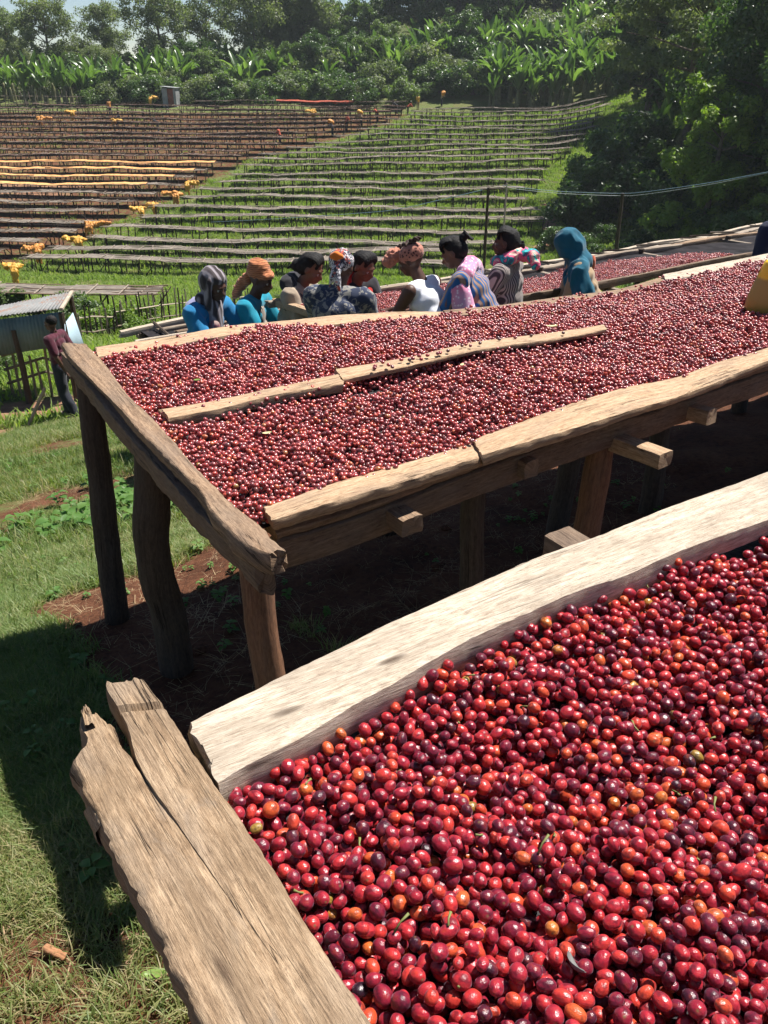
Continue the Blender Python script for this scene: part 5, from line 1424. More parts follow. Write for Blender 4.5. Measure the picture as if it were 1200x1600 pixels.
for k in range(5):
    f0, f1 = k / 5, (k + 1.03) / 5
    corr(lowA.lerp(lowB, f0), lowA.lerp(lowB, f1), wA.lerp(wB, f1), wA.lerp(wB, f0), M_irong, 'wall_sheet', shed, amp=.008)
wC = roofC + dv3
gB = Vector((wB.x, wB.y, 0)); gC = Vector((wC.x, wC.y, 0))
corr(PZ(103, 548, 15.1), PZ(135, 548, 16.2), PZ(114, 488, 16.2), PZ(101, 506, 15.1), M_ironb, 'wall_sheet', shed, amp=.008, label='pale blue iron end sheet')
part_mesh('roof_edge', edgeboard([roofB + Vector((.03, -.05, .02)), roofC + Vector((.03, .05, .02))], .06, .05, seed=3), W_pale, shed)
for (q, top) in ((roofB, roofB.z), (roofA, roofA.z), (roofC, roofC.z), (roofD, roofD.z), (roofA.lerp(roofB, .55), roofA.z)):
    zb = Gf(q.x, q.y) - .1; V_, F_, U_ = tube([(q.x, q.y, zb), (q.x + .02, q.y, (zb + top) / 2), (q.x, q.y, top - .08)], [.06, .055, .05], 8, .08, q.x)
    part_mesh('post', (V_, F_, U_), W_post, shed)
# low front wall of dark iron under the opening and a sloping pale board
a = lowA.lerp(lowB, .0); b = lowA.lerp(lowB, .28)
part_mesh('front_panel', box(((a.x + b.x) / 2, (a.y + b.y) / 2 - .05, (lowA.z + Gf(a.x, a.y)) / 2 - .1), (b.x - a.x, .04, lowA.z - Gf(a.x, a.y))), M_irong, shed, False)
for k in range(9):
    f = .3 + k * .075; q = roofA.lerp(roofB, f); zb = Gf(q.x, q.y + .5) - .05
    part_mesh('stake', tube([(q.x, q.y + .5, zb), (q.x + .05 * math.sin(k * 3), q.y + .5, zb + .8 + .3 * math.sin(k * 2.3) ** 2)], [.03, .025], 6, .1, k), W_stick, shed)
for k in range(3):
    a = roofA.lerp(roofB, .28); b = roofA.lerp(roofB, 1.0); zb = Gf(b.x, b.y) + .25 + k * .28
    part_mesh('cross_rail', tube([(a.x, a.y + .45, Gf(a.x, a.y) + .25 + k * .28), ((a.x + b.x) / 2, a.y + .43, zb + .08), (b.x, b.y + .45, zb)], [.03, .028, .025], 6, .1, k + 5), W_stick, shed)
p0 = SP_(24, 590, 13.6); p1 = SP_(52, 556, 14.2)
part_mesh('leaning_board', edgeboard([Vector((p0.x, p0.y, Gf(p0.x, p0.y))), Vector((p0.x + .33, p0.y + .25, Gf(p0.x, p0.y) + .62))], .09, .03, seed=4), W_bed2, shed)
# toilet hut at the top edge of the field
hx, hy = at(308, 110.3); hz_ = Gz(hx, hy)
hut = empty('hut', (hx, hy, hz_), -.15, label='small grey iron hut with a dark red door alone under the trees', cat='hut')
def lbox(c, s, mat, name, root, rot=None):
    V_, F_, _ = box(c, s, rot); mb = MB(); mb.add(V_, F_); o = bpy.data.objects.new(name, mb.mesh(name, [mat], False)); COL.objects.link(o); o.parent = root; return o
for s_ in (-1, 1): lbox((s_ * .82, 0, .9), (.05, 1.3, 2.1), M_irond, 'side_wall', hut)
lbox((0, .65, .9), (1.6, .05, 2.1), M_irond, 'back_wall', hut)
lbox((-.5, -.65, .9), (.62, .05, 2.1), M_irond, 'front_wall', hut); lbox((.68, -.65, .9), (.26, .05, 2.1), M_irond, 'front_wall', hut)
dr = lbox((.18, -.64, .88), (.70, .04, 1.95), plain('dull_red_door', (.20, .075, .05), .7, .3, .3, 4), 'door', hut)
lbox((-.10, -.68, .9), (.03, .04, .12), M_irond, 'handle', dr)
lbox((0, 0, 2.03), (1.95, 1.65, .05), M_irond, 'roof', hut, Matrix.Rotation(.08, 3, 'Y'))
# pole fence along the top left of the field
fr = random.Random(9)
fx0, _y = at(-30, 109.5); fx1, _ = at(190, 109.5)
fn = empty('pole_fence', (fx1, 109.5, Gz(fx1, 109.5)), label='long fence of thin pale poles in front of the low ensete belt', cat='fence')
x = fx0
while x < fx1:
    zb = Gz(x, 109.5); h_ = fr.uniform(1.2, 2.0)
    part_mesh('fence_pole', tube([(x, 109.5, zb - .2), (x + fr.gauss(0, .12), 109.5, zb + h_)], [.045, .035], 5), W_stick, fn); x += fr.uniform(.28, .6)
for dz in (.5, 1.15): part_mesh('fence_rail', tube([(fx0, 109.45, Gz(fx0, 109.5) + dz), ((fx0 + fx1) / 2, 109.45, Gz((fx0 + fx1) / 2, 109.5) + dz + .1), (fx1, 109.45, Gz(fx1, 109.5) + dz)], [.035] * 3, 5), W_stick, fn)
# stick fence behind the women
def stick_fence(pts, spacing, hmin, hmax, lab, rails_=2, seed=0, leanx=.05):
    r_ = random.Random(seed); c = pts[0]; root = empty('stick_fence', (c[0], c[1], Gf(*c)), label=lab, cat='fence')
    tot = [0]; 
    for a, b in zip(pts[:-1], pts[1:]): tot.append(tot[-1] + math.hypot(b[0] - a[0], b[1] - a[1]))
    s = 0
    xs = [p[0] for p in pts]; ys = [p[1] for p in pts]
    while s < tot[-1]:
        x = float(np.interp(s, tot, xs)); y = float(np.interp(s, tot, ys)); zb = Gf(x, y); h_ = r_.uniform(hmin, hmax)
        dx, dy = r_.gauss(0, leanx), r_.gauss(0, leanx)
        part_mesh('stake', tube([(x, y, zb - .15), (x + dx * .5 + r_.gauss(0, .015), y + dy * .5, zb + h_ * .5), (x + dx, y + dy, zb + h_)], [.035, .03, .022], 6, .12, s), W_stick if r_.random() < .6 else W_post, root)
        s += spacing * r_.uniform(.6, 1.4)
    for k in range(rails_):
        hh = hmin * (.35 + .45 * k); rp_ = []
        for i in range(len(pts)): rp_.append(Vector((pts[i][0], pts[i][1] - .04, Gf(*pts[i]) + hh + r_.gauss(0, .04))))
        part_mesh('rail', tube(rp_, [.022] * len(rp_), 6, .1, k, ds=.3), W_pale if k else W_stick, root)
def gp(px, py):
    """ground point seen at a pixel"""
    r = ray(px, py); t_ = 1.0
    while t_ < 400:
        p = r * t_
        if p.z < Gz(p.x, p.y): return (p.x, p.y)
        t_ += .03 + t_ * .002
    return (p.x, p.y)
stick_fence([gp(128, 533), gp(150, 530), gp(182, 524)], .17, .75, 1.05, 'stick fence of dark stakes next to the pale iron end of the shed', 2, 1)
stick_fence([gp(184, 523), gp(228, 514), gp(262, 505), gp(330, 497), gp(400, 492)], .23, .8, 1.15, 'crooked stick fence with a long pale rail behind the women', 2, 2)
# thin poles and wires
def pole_obj(px, py_top, z, lab, r_=.03, px2=None, lean=0, mat=None):
    t_ = PZ(px, py_top, z); zb = Gf(t_.x, t_.y)
    root = empty('pole', (t_.x, t_.y, zb), label=lab, cat='pole')
    o = part_mesh('shaft', tube([(t_.x + lean, t_.y, zb - .2), (t_.x + lean * .4, t_.y, (zb + t_.z) / 2), (t_.x, t_.y, t_.z)], [r_ * 1.2, r_, r_ * .8], 8, .08, px), mat or W_post, root); return t_
pt1 = pole_obj(763, 293, 17.5, 'tall thin pole behind the woman with braided hair, carrying the coloured strings', .035)
_ = part_mesh('cross_arm', tube([pt1 + Vector((-.12, 0, -.04)), pt1 + Vector((.35, 0, -.02))], [.015, .015], 6), W_post, bpy.data.objects['pole'])
pt2 = pole_obj(973, 302, 19.0, 'leaning pole in the grass under the wires beside the dark bushes', .045, lean=.05)
pt3 = pole_obj(792, 286, 52, 'short white post at the end of the green block', .06, mat=W_pale)
M_wire = plain('pale_wire', (.28, .32, .31), .5, .4, .1)
M_wire2 = plain('blue_string', (.20, .30, .36), .6, .3, .2)
def wire(name, ps, r_, mat, lab):
    o = obj(name, mesh_np(name, *[tube(ps, [r_] * len(ps), 5, ds=.5)[i] for i in (0, 1)], [mat]), label=lab, cat='wire'); return o
w0 = pt1 + Vector((.3, 0, 0))
w1 = PZ(985, 306, 19.0); w2 = PZ(1100, 290, 15); w3 = PZ(1230, 264, 12)
wire('wire', [w0, PZ(870, 302, 18.3), w1, w2, w3], .0055, M_wire, 'lower pale wire sagging in front of the dark trees')
wire('wire', [w0 + Vector((0, 0, .04)), PZ(870, 299, 18.3), PZ(985, 302, 19.0), PZ(1100, 287, 15), PZ(1230, 263, 12)], .005, M_wire2, 'upper bluish wire running beside the lower pale one')
wire('string', [pt1 + Vector((0, 0, -.02)), PZ(690, 312, 21), PZ(600, 330, 26), PZ(430, 342, 34), PZ(330, 347, 40)], .008, M_wire2, 'coloured string running from the tall thin pole across the drying beds')
# bits on the ground
q = gp(88, 1502)
part_mesh
wc = obj('wood_chip', (lambda vfu: mesh_np('wood_chip', vfu[0], vfu[1], [wood('orange_chip', (.40, .20, .10), (.28, .13, .06), (.12, .06, .035), (.3, .2, .14), .2, .6)], True, vfu[2]))(edgeboard([(-.028, .008, .012), (0, 0, .014), (.032, -.008, .013)], .014, .009, ds=.003, nu=7, wob=.004, rough=.002, end_jag=.005, round_=.002, seed=2)),
         loc=(q[0], q[1], Gf(*q) + .012), rot=(0, .05, -.15), label='broken orange-brown wood chip lying on the grass near the earth patch', cat='wood chip')
q = gp(243, 1528); leaf_obj('fallen_leaf', (q[0], q[1], Gf(*q) + .012), 0, .055, .024, M_leafgreen, .4, label='curled green leaf fallen on the bare earth beside the end board', cat='leaf')
q = gp(352, 945); 
M_white = plain('off_white_plastic', (.55, .55, .52), .6, .3, .2)
o = leaf_obj('plastic_scrap', (q[0] + .1, q[1] + .1, Gf(*q) + .03), .3, .07, .06, M_white, .2, label='small white plastic scrap in the shade next to the corner post', cat='plastic scrap')
rr_ = random.Random(31)
for k in range(26):
    px, py = rr_.uniform(5, 285), rr_.uniform(1440, 1598)
    q = gp(px, py); L_ = rr_.uniform(.03, .11); a = rr_.uniform(0, 3.1)
    V_, F_, U_ = tube([(-L_ / 2, 0, .004), (0, rr_.gauss(0, .006), .008), (L_ / 2, 0, .004)], [.0014, .0018, .001], 5)
    tag(obj('dry_twig', mesh_np('dry_twig', V_, F_, [M_twig] if 'M_twig' in globals() else [W_bed2], True, U_), loc=(q[0], q[1], Gf(*q) + .006), rot=(0, 0, a)), 'thin dry stalk lying on the red earth below the end board', 'twig', 'dry stalks on the red earth')
for k in range(40):
    q = gp(rr_.uniform(0, 1150), rr_.uniform(700, 1040)); s_ = rr_.uniform(.012, .035)
    bm = bmesh.new(); bmesh.ops.create_icosphere(bm, subdivisions=1, radius=1)
    for v in bm.verts: v.co *= rr_.uniform(.75, 1.15); v.co.z *= .6
    me_ = bpy.data.meshes.new('clod'); bm.to_mesh(me_); bm.free(); me_.materials.append(M_clod if 'M_clod' in globals() else M_bark)
    tag(obj('soil_clod', me_, loc=(q[0], q[1], Gf(*q)), rot=(0, 0, k)), 'clod of dark earth on the ground around and under the bed with the divider plank', 'clod', 'clods of earth under the beds').scale = (s_, s_, s_)
# ------------------------------------------------------------------ people
M_skin = plain('dark_skin', (.085, .040, .026), .52, .35, .12, 9)
M_skin2 = plain('brown_skin', (.15, .072, .046), .52, .35, .12, 9)
M_hair = plain('black_hair', (.010, .009, .009), .75, .25, .3, 60, .5)
M_eye = plain('eye_white', (.34, .31, .28), .5, .3, .02)
M_pupil = plain('pupil', (.01, .008, .006), .2, .5, .0)
def ico(sub=2):
    bm = bmesh.new(); bmesh.ops.create_icosphere(bm, subdivisions=sub, radius=1); V = [v.co.copy() for v in bm.verts]; F_ = [tuple(v.index for v in f.verts) for f in bm.faces]; bm.free(); return V, F_
ICO = ico(2)
class Blob:
    def __init__(s): s.mb = MB()
    def ell(s, c, r, rot=None):
        c = Vector(c); m = Euler(rot).to_matrix() if rot else Matrix.Identity(3)
        s.mb.add([c + m @ Vector((v.x * r[0], v.y * r[1], v.z * r[2])) for v in ICO[0]], ICO[1]); return s
    def cap(s, a, b, ra, rb, fl=(1, 1, 1), seg=12):
        a, b = Vector(a), Vector(b); n = 6; 
        pts = [a.lerp(b, i / n) for i in range(n + 1)]; rad = [ra + (rb - ra) * i / n for i in range(n + 1)]
        V_, F_, _ = tube(pts, rad, seg); s.mb.add(V_, F_); s.ell(a, (ra,) * 3); s.ell(b, (rb,) * 3); return s
    def chain(s, pts, rad):
        for i in range(len(pts) - 1): s.cap(pts[i], pts[i + 1], rad[i], rad[i + 1])
        return s
    def build(s, name, mat, vox, M, parent, smooth=3, fold=0.0, fscale=14, fdir=(1, 1, .35), seed=0):
        V = np.concatenate(s.mb.v); V = [M @ Vector(v) for v in V]
        me = bpy.data.meshes.new(name); me.from_pydata(V, [], [tuple(f) for f in s.mb.f]); me.update()
        o = bpy.data.objects.new(name, me); COL.objects.link(o)
        rm = o.modifiers.new('r', 'REMESH'); rm.mode = 'VOXEL'; rm.voxel_size = vox; rm.use_smooth_shade = True
        sm = o.modifiers.new('s', 'SMOOTH'); sm.iterations = smooth; sm.factor = .5
        dg = bpy.context.evaluated_depsgraph_get(); ev = o.evaluated_get(dg); m2 = bpy.data.meshes.new_from_object(ev)
        o.modifiers.clear(); o.data = m2; bpy.data.meshes.remove(me); m2.name = name
        m2.materials.clear(); m2.materials.append(mat)
        if fold:
            n = len(m2.vertices); co = np.empty(n * 3, np.float32); no = np.empty(n * 3, np.float32)
            m2.vertices.foreach_get('co', co); m2.vertex_normals.foreach_get('vector', no); co = co.reshape(-1, 3); no = no.reshape(-1, 3)
            d = np.array([(1 - abs(noise.noise(Vector((c[0] * fscale * fdir[0] + seed, c[1] * fscale * fdir[1], c[2] * fscale * fdir[2]))) * 2.6)) for c in co])
            co += no * (d * fold)[:, None]; m2.vertices.foreach_set('co', co.ravel().astype(np.float32)); m2.update()
        m2.polygons.foreach_set('use_smooth', np.ones(len(m2.polygons), bool))
        o.parent = parent; return o
def rotx(p, c, a):
    p = Vector(p) - Vector(c); return Vector(c) + Matrix.Rotation(a, 3, 'X') @ p
def hand(B, wr, d, side, curl=.5, s=1.0):
    """palm, four unequal bent fingers and a thumb leaving the palm's side; d = forearm direction"""
    d = Vector(d).normalized(); up = Vector((0, 0, 1)); sd = d.cross(up)
    sd = sd.normalized() if sd.length > .1 else Vector((1, 0, 0)); pn = sd.cross(d)   # pn ~ back of hand
    c = Vector(wr) + d * .045 * s
    for q in (-.024, -.008, .008, .024): B.cap(Vector(wr) + sd * q * .6 * s, c + d * .035 * s + sd * q * 1.15 * s, .015 * s, .0125 * s)
    for k, (q, L) in enumerate(((-.030, .062), (-.010, .072), (.010, .078), (.030, .07))):
        a = c + d * .035 * s + sd * q * s; b = a + (d - pn * curl * .5) * L * .45 * s + sd * q * .15; e = b + (d * .6 - pn * curl) * L * .45 * s
        B.cap(a, b, .0098 * s, .009 * s); B.cap(b, e, .009 * s, .0078 * s)
    th = sd * side; a = Vector(wr) + d * .02 * s + th * .018 * s; b = a + (d * .7 + th * .8 - pn * .2).normalized() * .038 * s; B.cap(a, b, .012 * s, .0105 * s); B.cap(b, b + (d * .9 + th * .2 - pn * .4).normalized() * .03 * s, .0105 * s, .009 * s)
class Fig:
    """standing figure, unit stature 1.6 m, facing +Y"""
    def __init__(f, lean=.15, hp=.1, hy=0.0, hr=0.0, armL=None, armR=None, legs=None, mat=M_skin, female=True, sit=0, bulk=1.0):
        f.hip = Vector((0, 0, .86)); f.lean = lean; f.mat = mat; k = bulk; f.k = k
        U_ = lambda p: rotx(p, f.hip, -lean); f.U = U_
        f.neck = U_((0, .0, 1.33)); 
        H = Matrix.Rotation(hy, 3, 'Z') @ Matrix.Rotation(-hp, 3, 'X') @ Matrix.Rotation(hr, 3, 'Y'); f.Hm = H
        f.hd = lambda p: f.neck + H @ Vector(p)          # head local: origin at base of neck
        f.sh = {1: U_((.165 * k, 0, 1.285)), -1: U_((-.165 * k, 0, 1.285))}
        f.arm = {}
        for s, a in ((1, armR), (-1, armL)):
            e, w = a if a else ((.03, .10, -.25), (-.05, .20, -.07))
            sh = f.sh[s]; el = sh + Vector((e[0] * s, e[1], e[2])); wr = el + Vector((w[0] * s, w[1], w[2])); f.arm[s] = (sh, el, wr)
        f.legs = legs or {1: ((.085, 0, .84), (.095, .03, .45), (.1, -.02, .075), 0), -1: ((-.085, 0, .84), (-.095, .03, .45), (-.1, -.02, .075), 0)}
    def body(f):
        B = Blob(); k = f.k; U_ = f.U
        B.ell(U_((0, 0, .90)), (.155 * k, .11 * k, .11), (-f.lean, 0, 0)); B.ell(U_((0, .0, 1.03)), (.125 * k, .09 * k, .12), (-f.lean, 0, 0)); B.ell(U_((0, .005, 1.17)), (.145 * k, .098 * k, .14), (-f.lean, 0, 0))
        B.cap(U_((-.12 * k, 0, 1.285)), U_((.12 * k, 0, 1.285)), .052, .052)
        B.chain([U_((0, -.005, 1.28)), f.hd((0, .0, .05)), f.hd((0, .01, .12))], [.058, .048, .05])
        # head: skull, face, jaw, nose, lips, brow, ears
        B.ell(f.hd((0, -.012, .185)), (.073, .092, .088), f.Hm.to_euler()); B.ell(f.hd((0, .025, .145)), (.060, .066, .080), f.Hm.to_euler()); B.ell(f.hd((0, .052, .092)), (.040, .042, .030), f.Hm.to_euler())
        B.cap(f.hd((0, .086, .165)), f.hd((0, .104, .138)), .009, .015); B.ell(f.hd((0, .100, .134)), (.019, .011, .009), f.Hm.to_euler())
        B.ell(f.hd((0, .090, .110)), (.024, .012, .0085), f.Hm.to_euler()); B.ell(f.hd((0, .087, .098)), (.021, .012, .009), f.Hm.to_euler())
        B.cap(f.hd((-.035, .074, .183)), f.hd((.035, .074, .183)), .012, .012)
        for s in (-1, 1):
            B.ell(f.hd((s * .042, .058, .140)), (.020, .022, .02), f.Hm.to_euler()); B.ell(f.hd((s * .077, -.005, .150)), (.008, .018, .030), f.Hm.to_euler())
            sh, el, wr = f.arm[s]; B.chain([sh, el, wr], [.048 * f.k, .037, .025]); d = (wr - el); hand(B, wr, d, -s)
            h_, kn, an, _ = f.legs[s]; B.chain([h_, kn, an], [.082, .056, .040]); B.cap(an, (an[0] + .01 * s, an[1] + .13, an[2] - .045), .035, .030); B.ell((an[0], an[1] - .02, an[2] - .045), (.033, .04, .03))
        return B
    def eyes(f, parent, M):
        for s in (-1, 1):
            for (r_, mt, off, nm) in ((.0115, M_eye, .0725, 'eye'), (.0075, M_pupil, .0775, 'pupil')):
                c = M @ f.hd((s * .030, off, .160)); V_, F_ = ICO; me = mesh_np(nm, [c + Vector(v) * r_ for v in V_], F_, [mt]); o = bpy.data.objects.new(nm, me); COL.objects.link(o)
                if nm == 'eye': o.parent = parent; last = o
                else: o.parent = last
    def shirt(f, sleeves=.5, g_=.016, hem=.80, neck=True, wide=1.0):
        B = Blob(); k = f.k; U_ = f.U
        for z_, rx, ry in ((hem + .06, .168, .125), (.96, .150, .112), (1.07, .142, .106), (1.18, .153, .110)):
            B.ell(U_((0, .003, z_)), (rx * k * wide + g_ * .5, ry * k * wide + g_ * .5, .12), (-f.lean, 0, 0))
        B.cap(U_((-.125 * k, -.002, 1.285)), U_((.125 * k, -.002, 1.285)), .054 + g_, .054 + g_)
        for s in (-1, 1):
            sh, el, wr = f.arm[s]
            if sleeves > 0:
                a = min(sleeves, .5) * 2; e = sh.lerp(el, a); B.cap(sh, e, .052 * k + g_, .045 + g_ * (1 if a < 1 else .8))
                if sleeves > .5: B.cap(el, el.lerp(wr, (sleeves - .5) * 2), .041 + g_, .031 + g_)
        return B
    def skirt(f, z1=.15, r1=.22):
        B = Blob(); n = 7
        for i in range(n):
            t = i / (n - 1); z_ = .93 * (1 - t) + z1 * t; B.ell((0, .01, z_), (.17 + (r1 - .17) * t ** .7, .13 + (r1 * .85 - .13) * t ** .7, .10))
        return B
    def trousers(f):
        B = Blob(); B.ell(f.U((0, 0, .90)), (.165, .12, .09))
        for s in (-1, 1):
            h_, kn, an, _ = f.legs[s]; B.chain([h_, kn, Vector(an) + Vector((0, 0, .02))], [.098, .076, .062])
        return B
def person(px, z, top_py, rz, fig, builder, lab, vox=.0095, stature=None, head_extra=1.60):
    """place a figure so that its head top shows at (px, top_py) at depth z"""
    top = PZ(px, top_py, z); gx_, gy_ = top.x, top.y
    f = fig
    Rz = Matrix.Rotation(rz, 3, 'Z')
    ht = f.hd((0, 0, .275)); loc = Vector((gx_, gy_, 0)) - (Rz @ Vector((ht.x, ht.y, 0)))
    zb = Gf(loc.x, loc.y); s = (top.z - zb) / ht.z
    sc = min(1.12, max(.9, s)); zoff = (top.z - ht.z * sc)
    dbg('person', lab[:40], 'scale', round(s, 2), 'used', round(sc, 2), 'ground gap', round(zoff - zb, 2))
    root = empty('person', (loc.x, loc.y, zoff), rz, label=lab, cat='person'); root.scale = (sc, sc, sc)
    I_ = Matrix.Identity(3)
    b = f.body().build('body', f.mat, vox, I_, root, smooth=2); f.eyes(root, I_)
    builder(f, root); return root
def cloth(name, fn, r=.85, sheen=.2):
    t = NT(name); c = fn(t); t.color(c); t.rough(r, .2); t.b.inputs['Sheen Weight'].default_value = sheen
    t.bump(t.noise(t.coord('Object'), 300, 2), .15, .002); return t.m
def pc(name, c): return cloth(name, lambda t: t.ramp(t.noise(t.coord('Object'), 12, 3), [(.3, tuple(x * .85 for x in c)), (.7, tuple(x * 1.12 for x in c))]))
C_blue = pc('bright_blue_cloth', (.015, .18, .38)); C_teal = pc('turquoise_cloth', (.01, .25, .36)); C_dteal = pc('deep_teal_cloth', (.006, .095, .15)); C_white = pc('white_cloth', (.78, .79, .84))
C_rust = cloth('rust_wrap', lambda t: t.ramp(t.wave(t.coord('Object'), 22, 6, 'Z'), [(.2, (.30, .10, .04)), (.8, (.52, .20, .085))])); C_beige = pc('beige_cloth', (.33, .26, .19)); C_black = pc('black_cloth', (.018, .017, .022)); C_red = pc('red_scarf', (.55, .03, .025)); C_orange = pc('orange_cloth', (.75, .19, .03))
C_maroon = pc('maroon_polo', (.075, .012, .025)); C_navy = pc('navy_cloth', (.012, .017, .05)); C_denim = pc('dark_trousers', (.018, .02, .03)); C_tan = pc('tan_cloth', (.36, .25, .15)); C_grey = pc('grey_purple_cloth', (.14, .11, .13))
C_greystr = cloth('grey_black_scarf', lambda t: t.ramp(t.wave(t.coord('Object'), 7, 2.5, 'X'), [(.3, (.05, .04, .042)), (.6, (.13, .10, .11)), (.85, (.30, .27, .29))]))
C_floral = cloth('navy_floral_cloth', lambda t: t.mix(t.ramp(t.noise(t.coord('Object'), 19, 3, .55, 1.2), [(.50, 0.0), (.54, 1.0)]), (.030, .040, .075), (.23, .22, .20)))
C_floral2 = cloth('patterned_headscarf', lambda t: t.mix(t.ramp(t.noise(t.coord('Object'), 38, 3, .6, 1.5), [(.47, 0.0), (.52, 1.0)]), (.05, .05, .07), t.mix(t.ramp(t.noise(t.coord('Object'), 16, 2), [(.55, 0.0), (.6, 1.0)]), (.62, .60, .62), (.55, .10, .06))))
C_pink = cloth('pink_shawl_lace', lambda t: t.mix(t.ramp(t.vor(t.coord('Object'), 42), [(.28, 1.0), (.36, 0.0)]), t.ramp(t.noise(t.coord('Object'), 6, 2), [(.4, (.70, .22, .36)), (.62, (.62, .34, .52))]), (.86, .68, .76)))
C_strip = cloth('striped_knit', lambda t: t.ramp(t.wave(t.coord('Object'), 20, .0, 'X'), [(.35, (.055, .045, .05)), (.5, (.17, .125, .115)), (.68, (.36, .31, .28))]))
C_strip2 = cloth('striped_beige_knit', lambda t: t.ramp(t.wave(t.coord('Object'), 16, 1.0, 'X'), [(.3, (.10, .075, .06)), (.6, (.42, .36, .30))]))
C_wrapm = cloth('orange_checked_wrap', lambda t: t.mix(t.ramp(t.vor(t.coord('Object'), 45), [(.3, 0.0), (.42, 1.0)]), (.10, .035, .03), (.42, .17, .12)))
C_fluff = pc('pale_orange_gauze', (.50, .20, .13))
C_multi = cloth('pink_turquoise_scarf', lambda t: t.ramp(t.noise(t.coord('Object'), 11, 2, .5, 1.0), [(.36, (.03, .40, .42)), (.44, (.05, .13, .20)), (.50, (.75, .12, .22)), (.60, (.80, .50, .42)), (.7, (.02, .45, .40))], 'CONSTANT'))
C_stripeb = cloth('brown_blue_stripe', lambda t: t.ramp(t.wave(t.coord('Object'), 10, .5, 'X'), [(.3, (.02, .11, .30)), (.45, (.20, .10, .08)), (.75, (.34, .22, .17))]))
def hair_cap(f, B, thick=.012, low=0.0):
    B.ell(f.hd((0, -.022, .196)), (.076 + thick, .088 + thick, .080 + thick), f.Hm.to_euler()); return B
def braids(f, root, knot=True, kpos=(0, -.11, .20), kr=.04):
    B = Blob(); B.ell(f.hd((0, -.026, .194)), (.079, .086, .080), f.Hm.to_euler()); B.ell(f.hd((0, -.045, .165)), (.079, .074, .092), f.Hm.to_euler())
    for k in range(-4, 5):
        a = k * .27; pts = []
        for i in range(8):
            t = -.35 + i * .36; x = math.sin(a) * .088 * (.55 + .45 * math.sin(min(2.6, max(.3, t + .6)))); y = .068 * math.cos(t) * 1.1 - .024; z_ = .192 + .09 * math.sin(min(t + .45, 2.8)) * math.cos(a) ** .5
            if i < 7: pts.append(f.hd((x, y, z_)))
        B.chain(pts, [.0095] * len(pts))
    if knot:
        B.ell(f.hd(kpos), (kr, kr * .9, kr))
        for q in range(4): B.chain([f.hd(kpos), f.hd((kpos[0] + .02 * math.sin(q * 2), kpos[1] - .03, kpos[2] - .03 + .02 * q)), f.hd((kpos[0] + .03 * math.sin(q * 2), kpos[1] - .045, kpos[2] - .05))], [.012, .010, .008])
    return B.build('braided_hair', M_hair, .0065, Matrix.Identity(3), root, smooth=1)
I3 = Matrix.Identity(3)
def bl(root, B, name, mat, vox=.010, sm=6, fold=.006, fs=14, fd=(1, 1, .35), seed=0): return B.build(name, mat, vox, I3, root, smooth=sm, fold=fold, fscale=fs, fdir=fd, seed=seed)

def w_blue(f, r):
    bl(r, f.shirt(1.0, .018, .76), 'jacket', C_blue, fold=.007)
    bl(r, f.skirt(), 'skirt', C_grey, .016)
    B = Blob(); e = f.Hm.to_euler(); B.ell(f.hd((0, -.035, .178)), (.094, .088, .112), e); B.ell(f.hd((0, -.02, .215)), (.088, .093, .070), e)
    for s in (-1, 1): B.chain([f.hd((s * .078, .015, .21)), f.hd((s * .086, .03, .13)), f.hd((s * .07, .045, .05)), f.hd((s * .03, .075, -.02))], [.020, .024, .032, .036])
    B.chain([f.hd((-.06, -.02, .04)), f.hd((0, .06, .03)), f.hd((.06, -.02, .04))], [.05, .045, .05]); B.chain([f.hd((0, .075, .0)), f.U((0.03, .13, 1.18)), f.U((.02, .14, 1.02))], [.05, .055, .045])
    bl(r, B, 'headscarf', C_greystr, .009, fold=.006, fs=20, seed=3)
    B = Blob(); B.chain([f.U((.05, .125, 1.22)), f.U((.04, .135, 1.05)), f.U((.04, .13, .9))], [.045, .055, .06]); bl(r, B, 'scarf_end', cloth('rose_scarf', lambda t: t.ramp(t.noise(t.coord('Object'), 18, 2), [(.4, (.25, .04, .08)), (.6, (.35, .24, .22))])), .010)
    B = Blob(); B.ell(f.U((-.10, -.14, 1.14)), (.13, .10, .15)); B.ell(f.U((-.05, -.12, 1.22)), (.14, .08, .09)); bl(r, B, 'shawl', pc('lilac_grey_shawl', (.24, .24, .38)), .011, fold=.008)
def w_orange(f, r):
    bl(r, f.shirt(1.0, .02, .76), 'cardigan', C_teal, fold=.007); bl(r, f.skirt(), 'skirt', C_grey, .016)
    B = Blob(); B.ell(f.U((0, .045, 1.12)), (.10, .092, .19), (-f.lean, 0, 0)); bl(r, B, 'blouse', C_strip2, .010, fold=.004)
    B = Blob(); e = f.Hm.to_euler(); B.ell(f.hd((0, -.03, .215)), (.088, .100, .075), e); B.ell(f.hd((0, -.04, .26)), (.078, .085, .052), e); B.chain([f.hd((-.06, .045, .215)), f.hd((0, .075, .222)), f.hd((.06, .045, .215))], [.022] * 3); B.ell(f.hd((0, -.10, .12)), (.05, .04, .06), e); B.chain([f.hd((0, -.11, .12)), f.hd((.01, -.14, .03)), f.hd((.01, -.15, -.05))], [.04, .045, .03])
    bl(r, B, 'headwrap', C_rust, .009, fold=.007, fs=22, fd=(.5, .5, 1.6), seed=2)
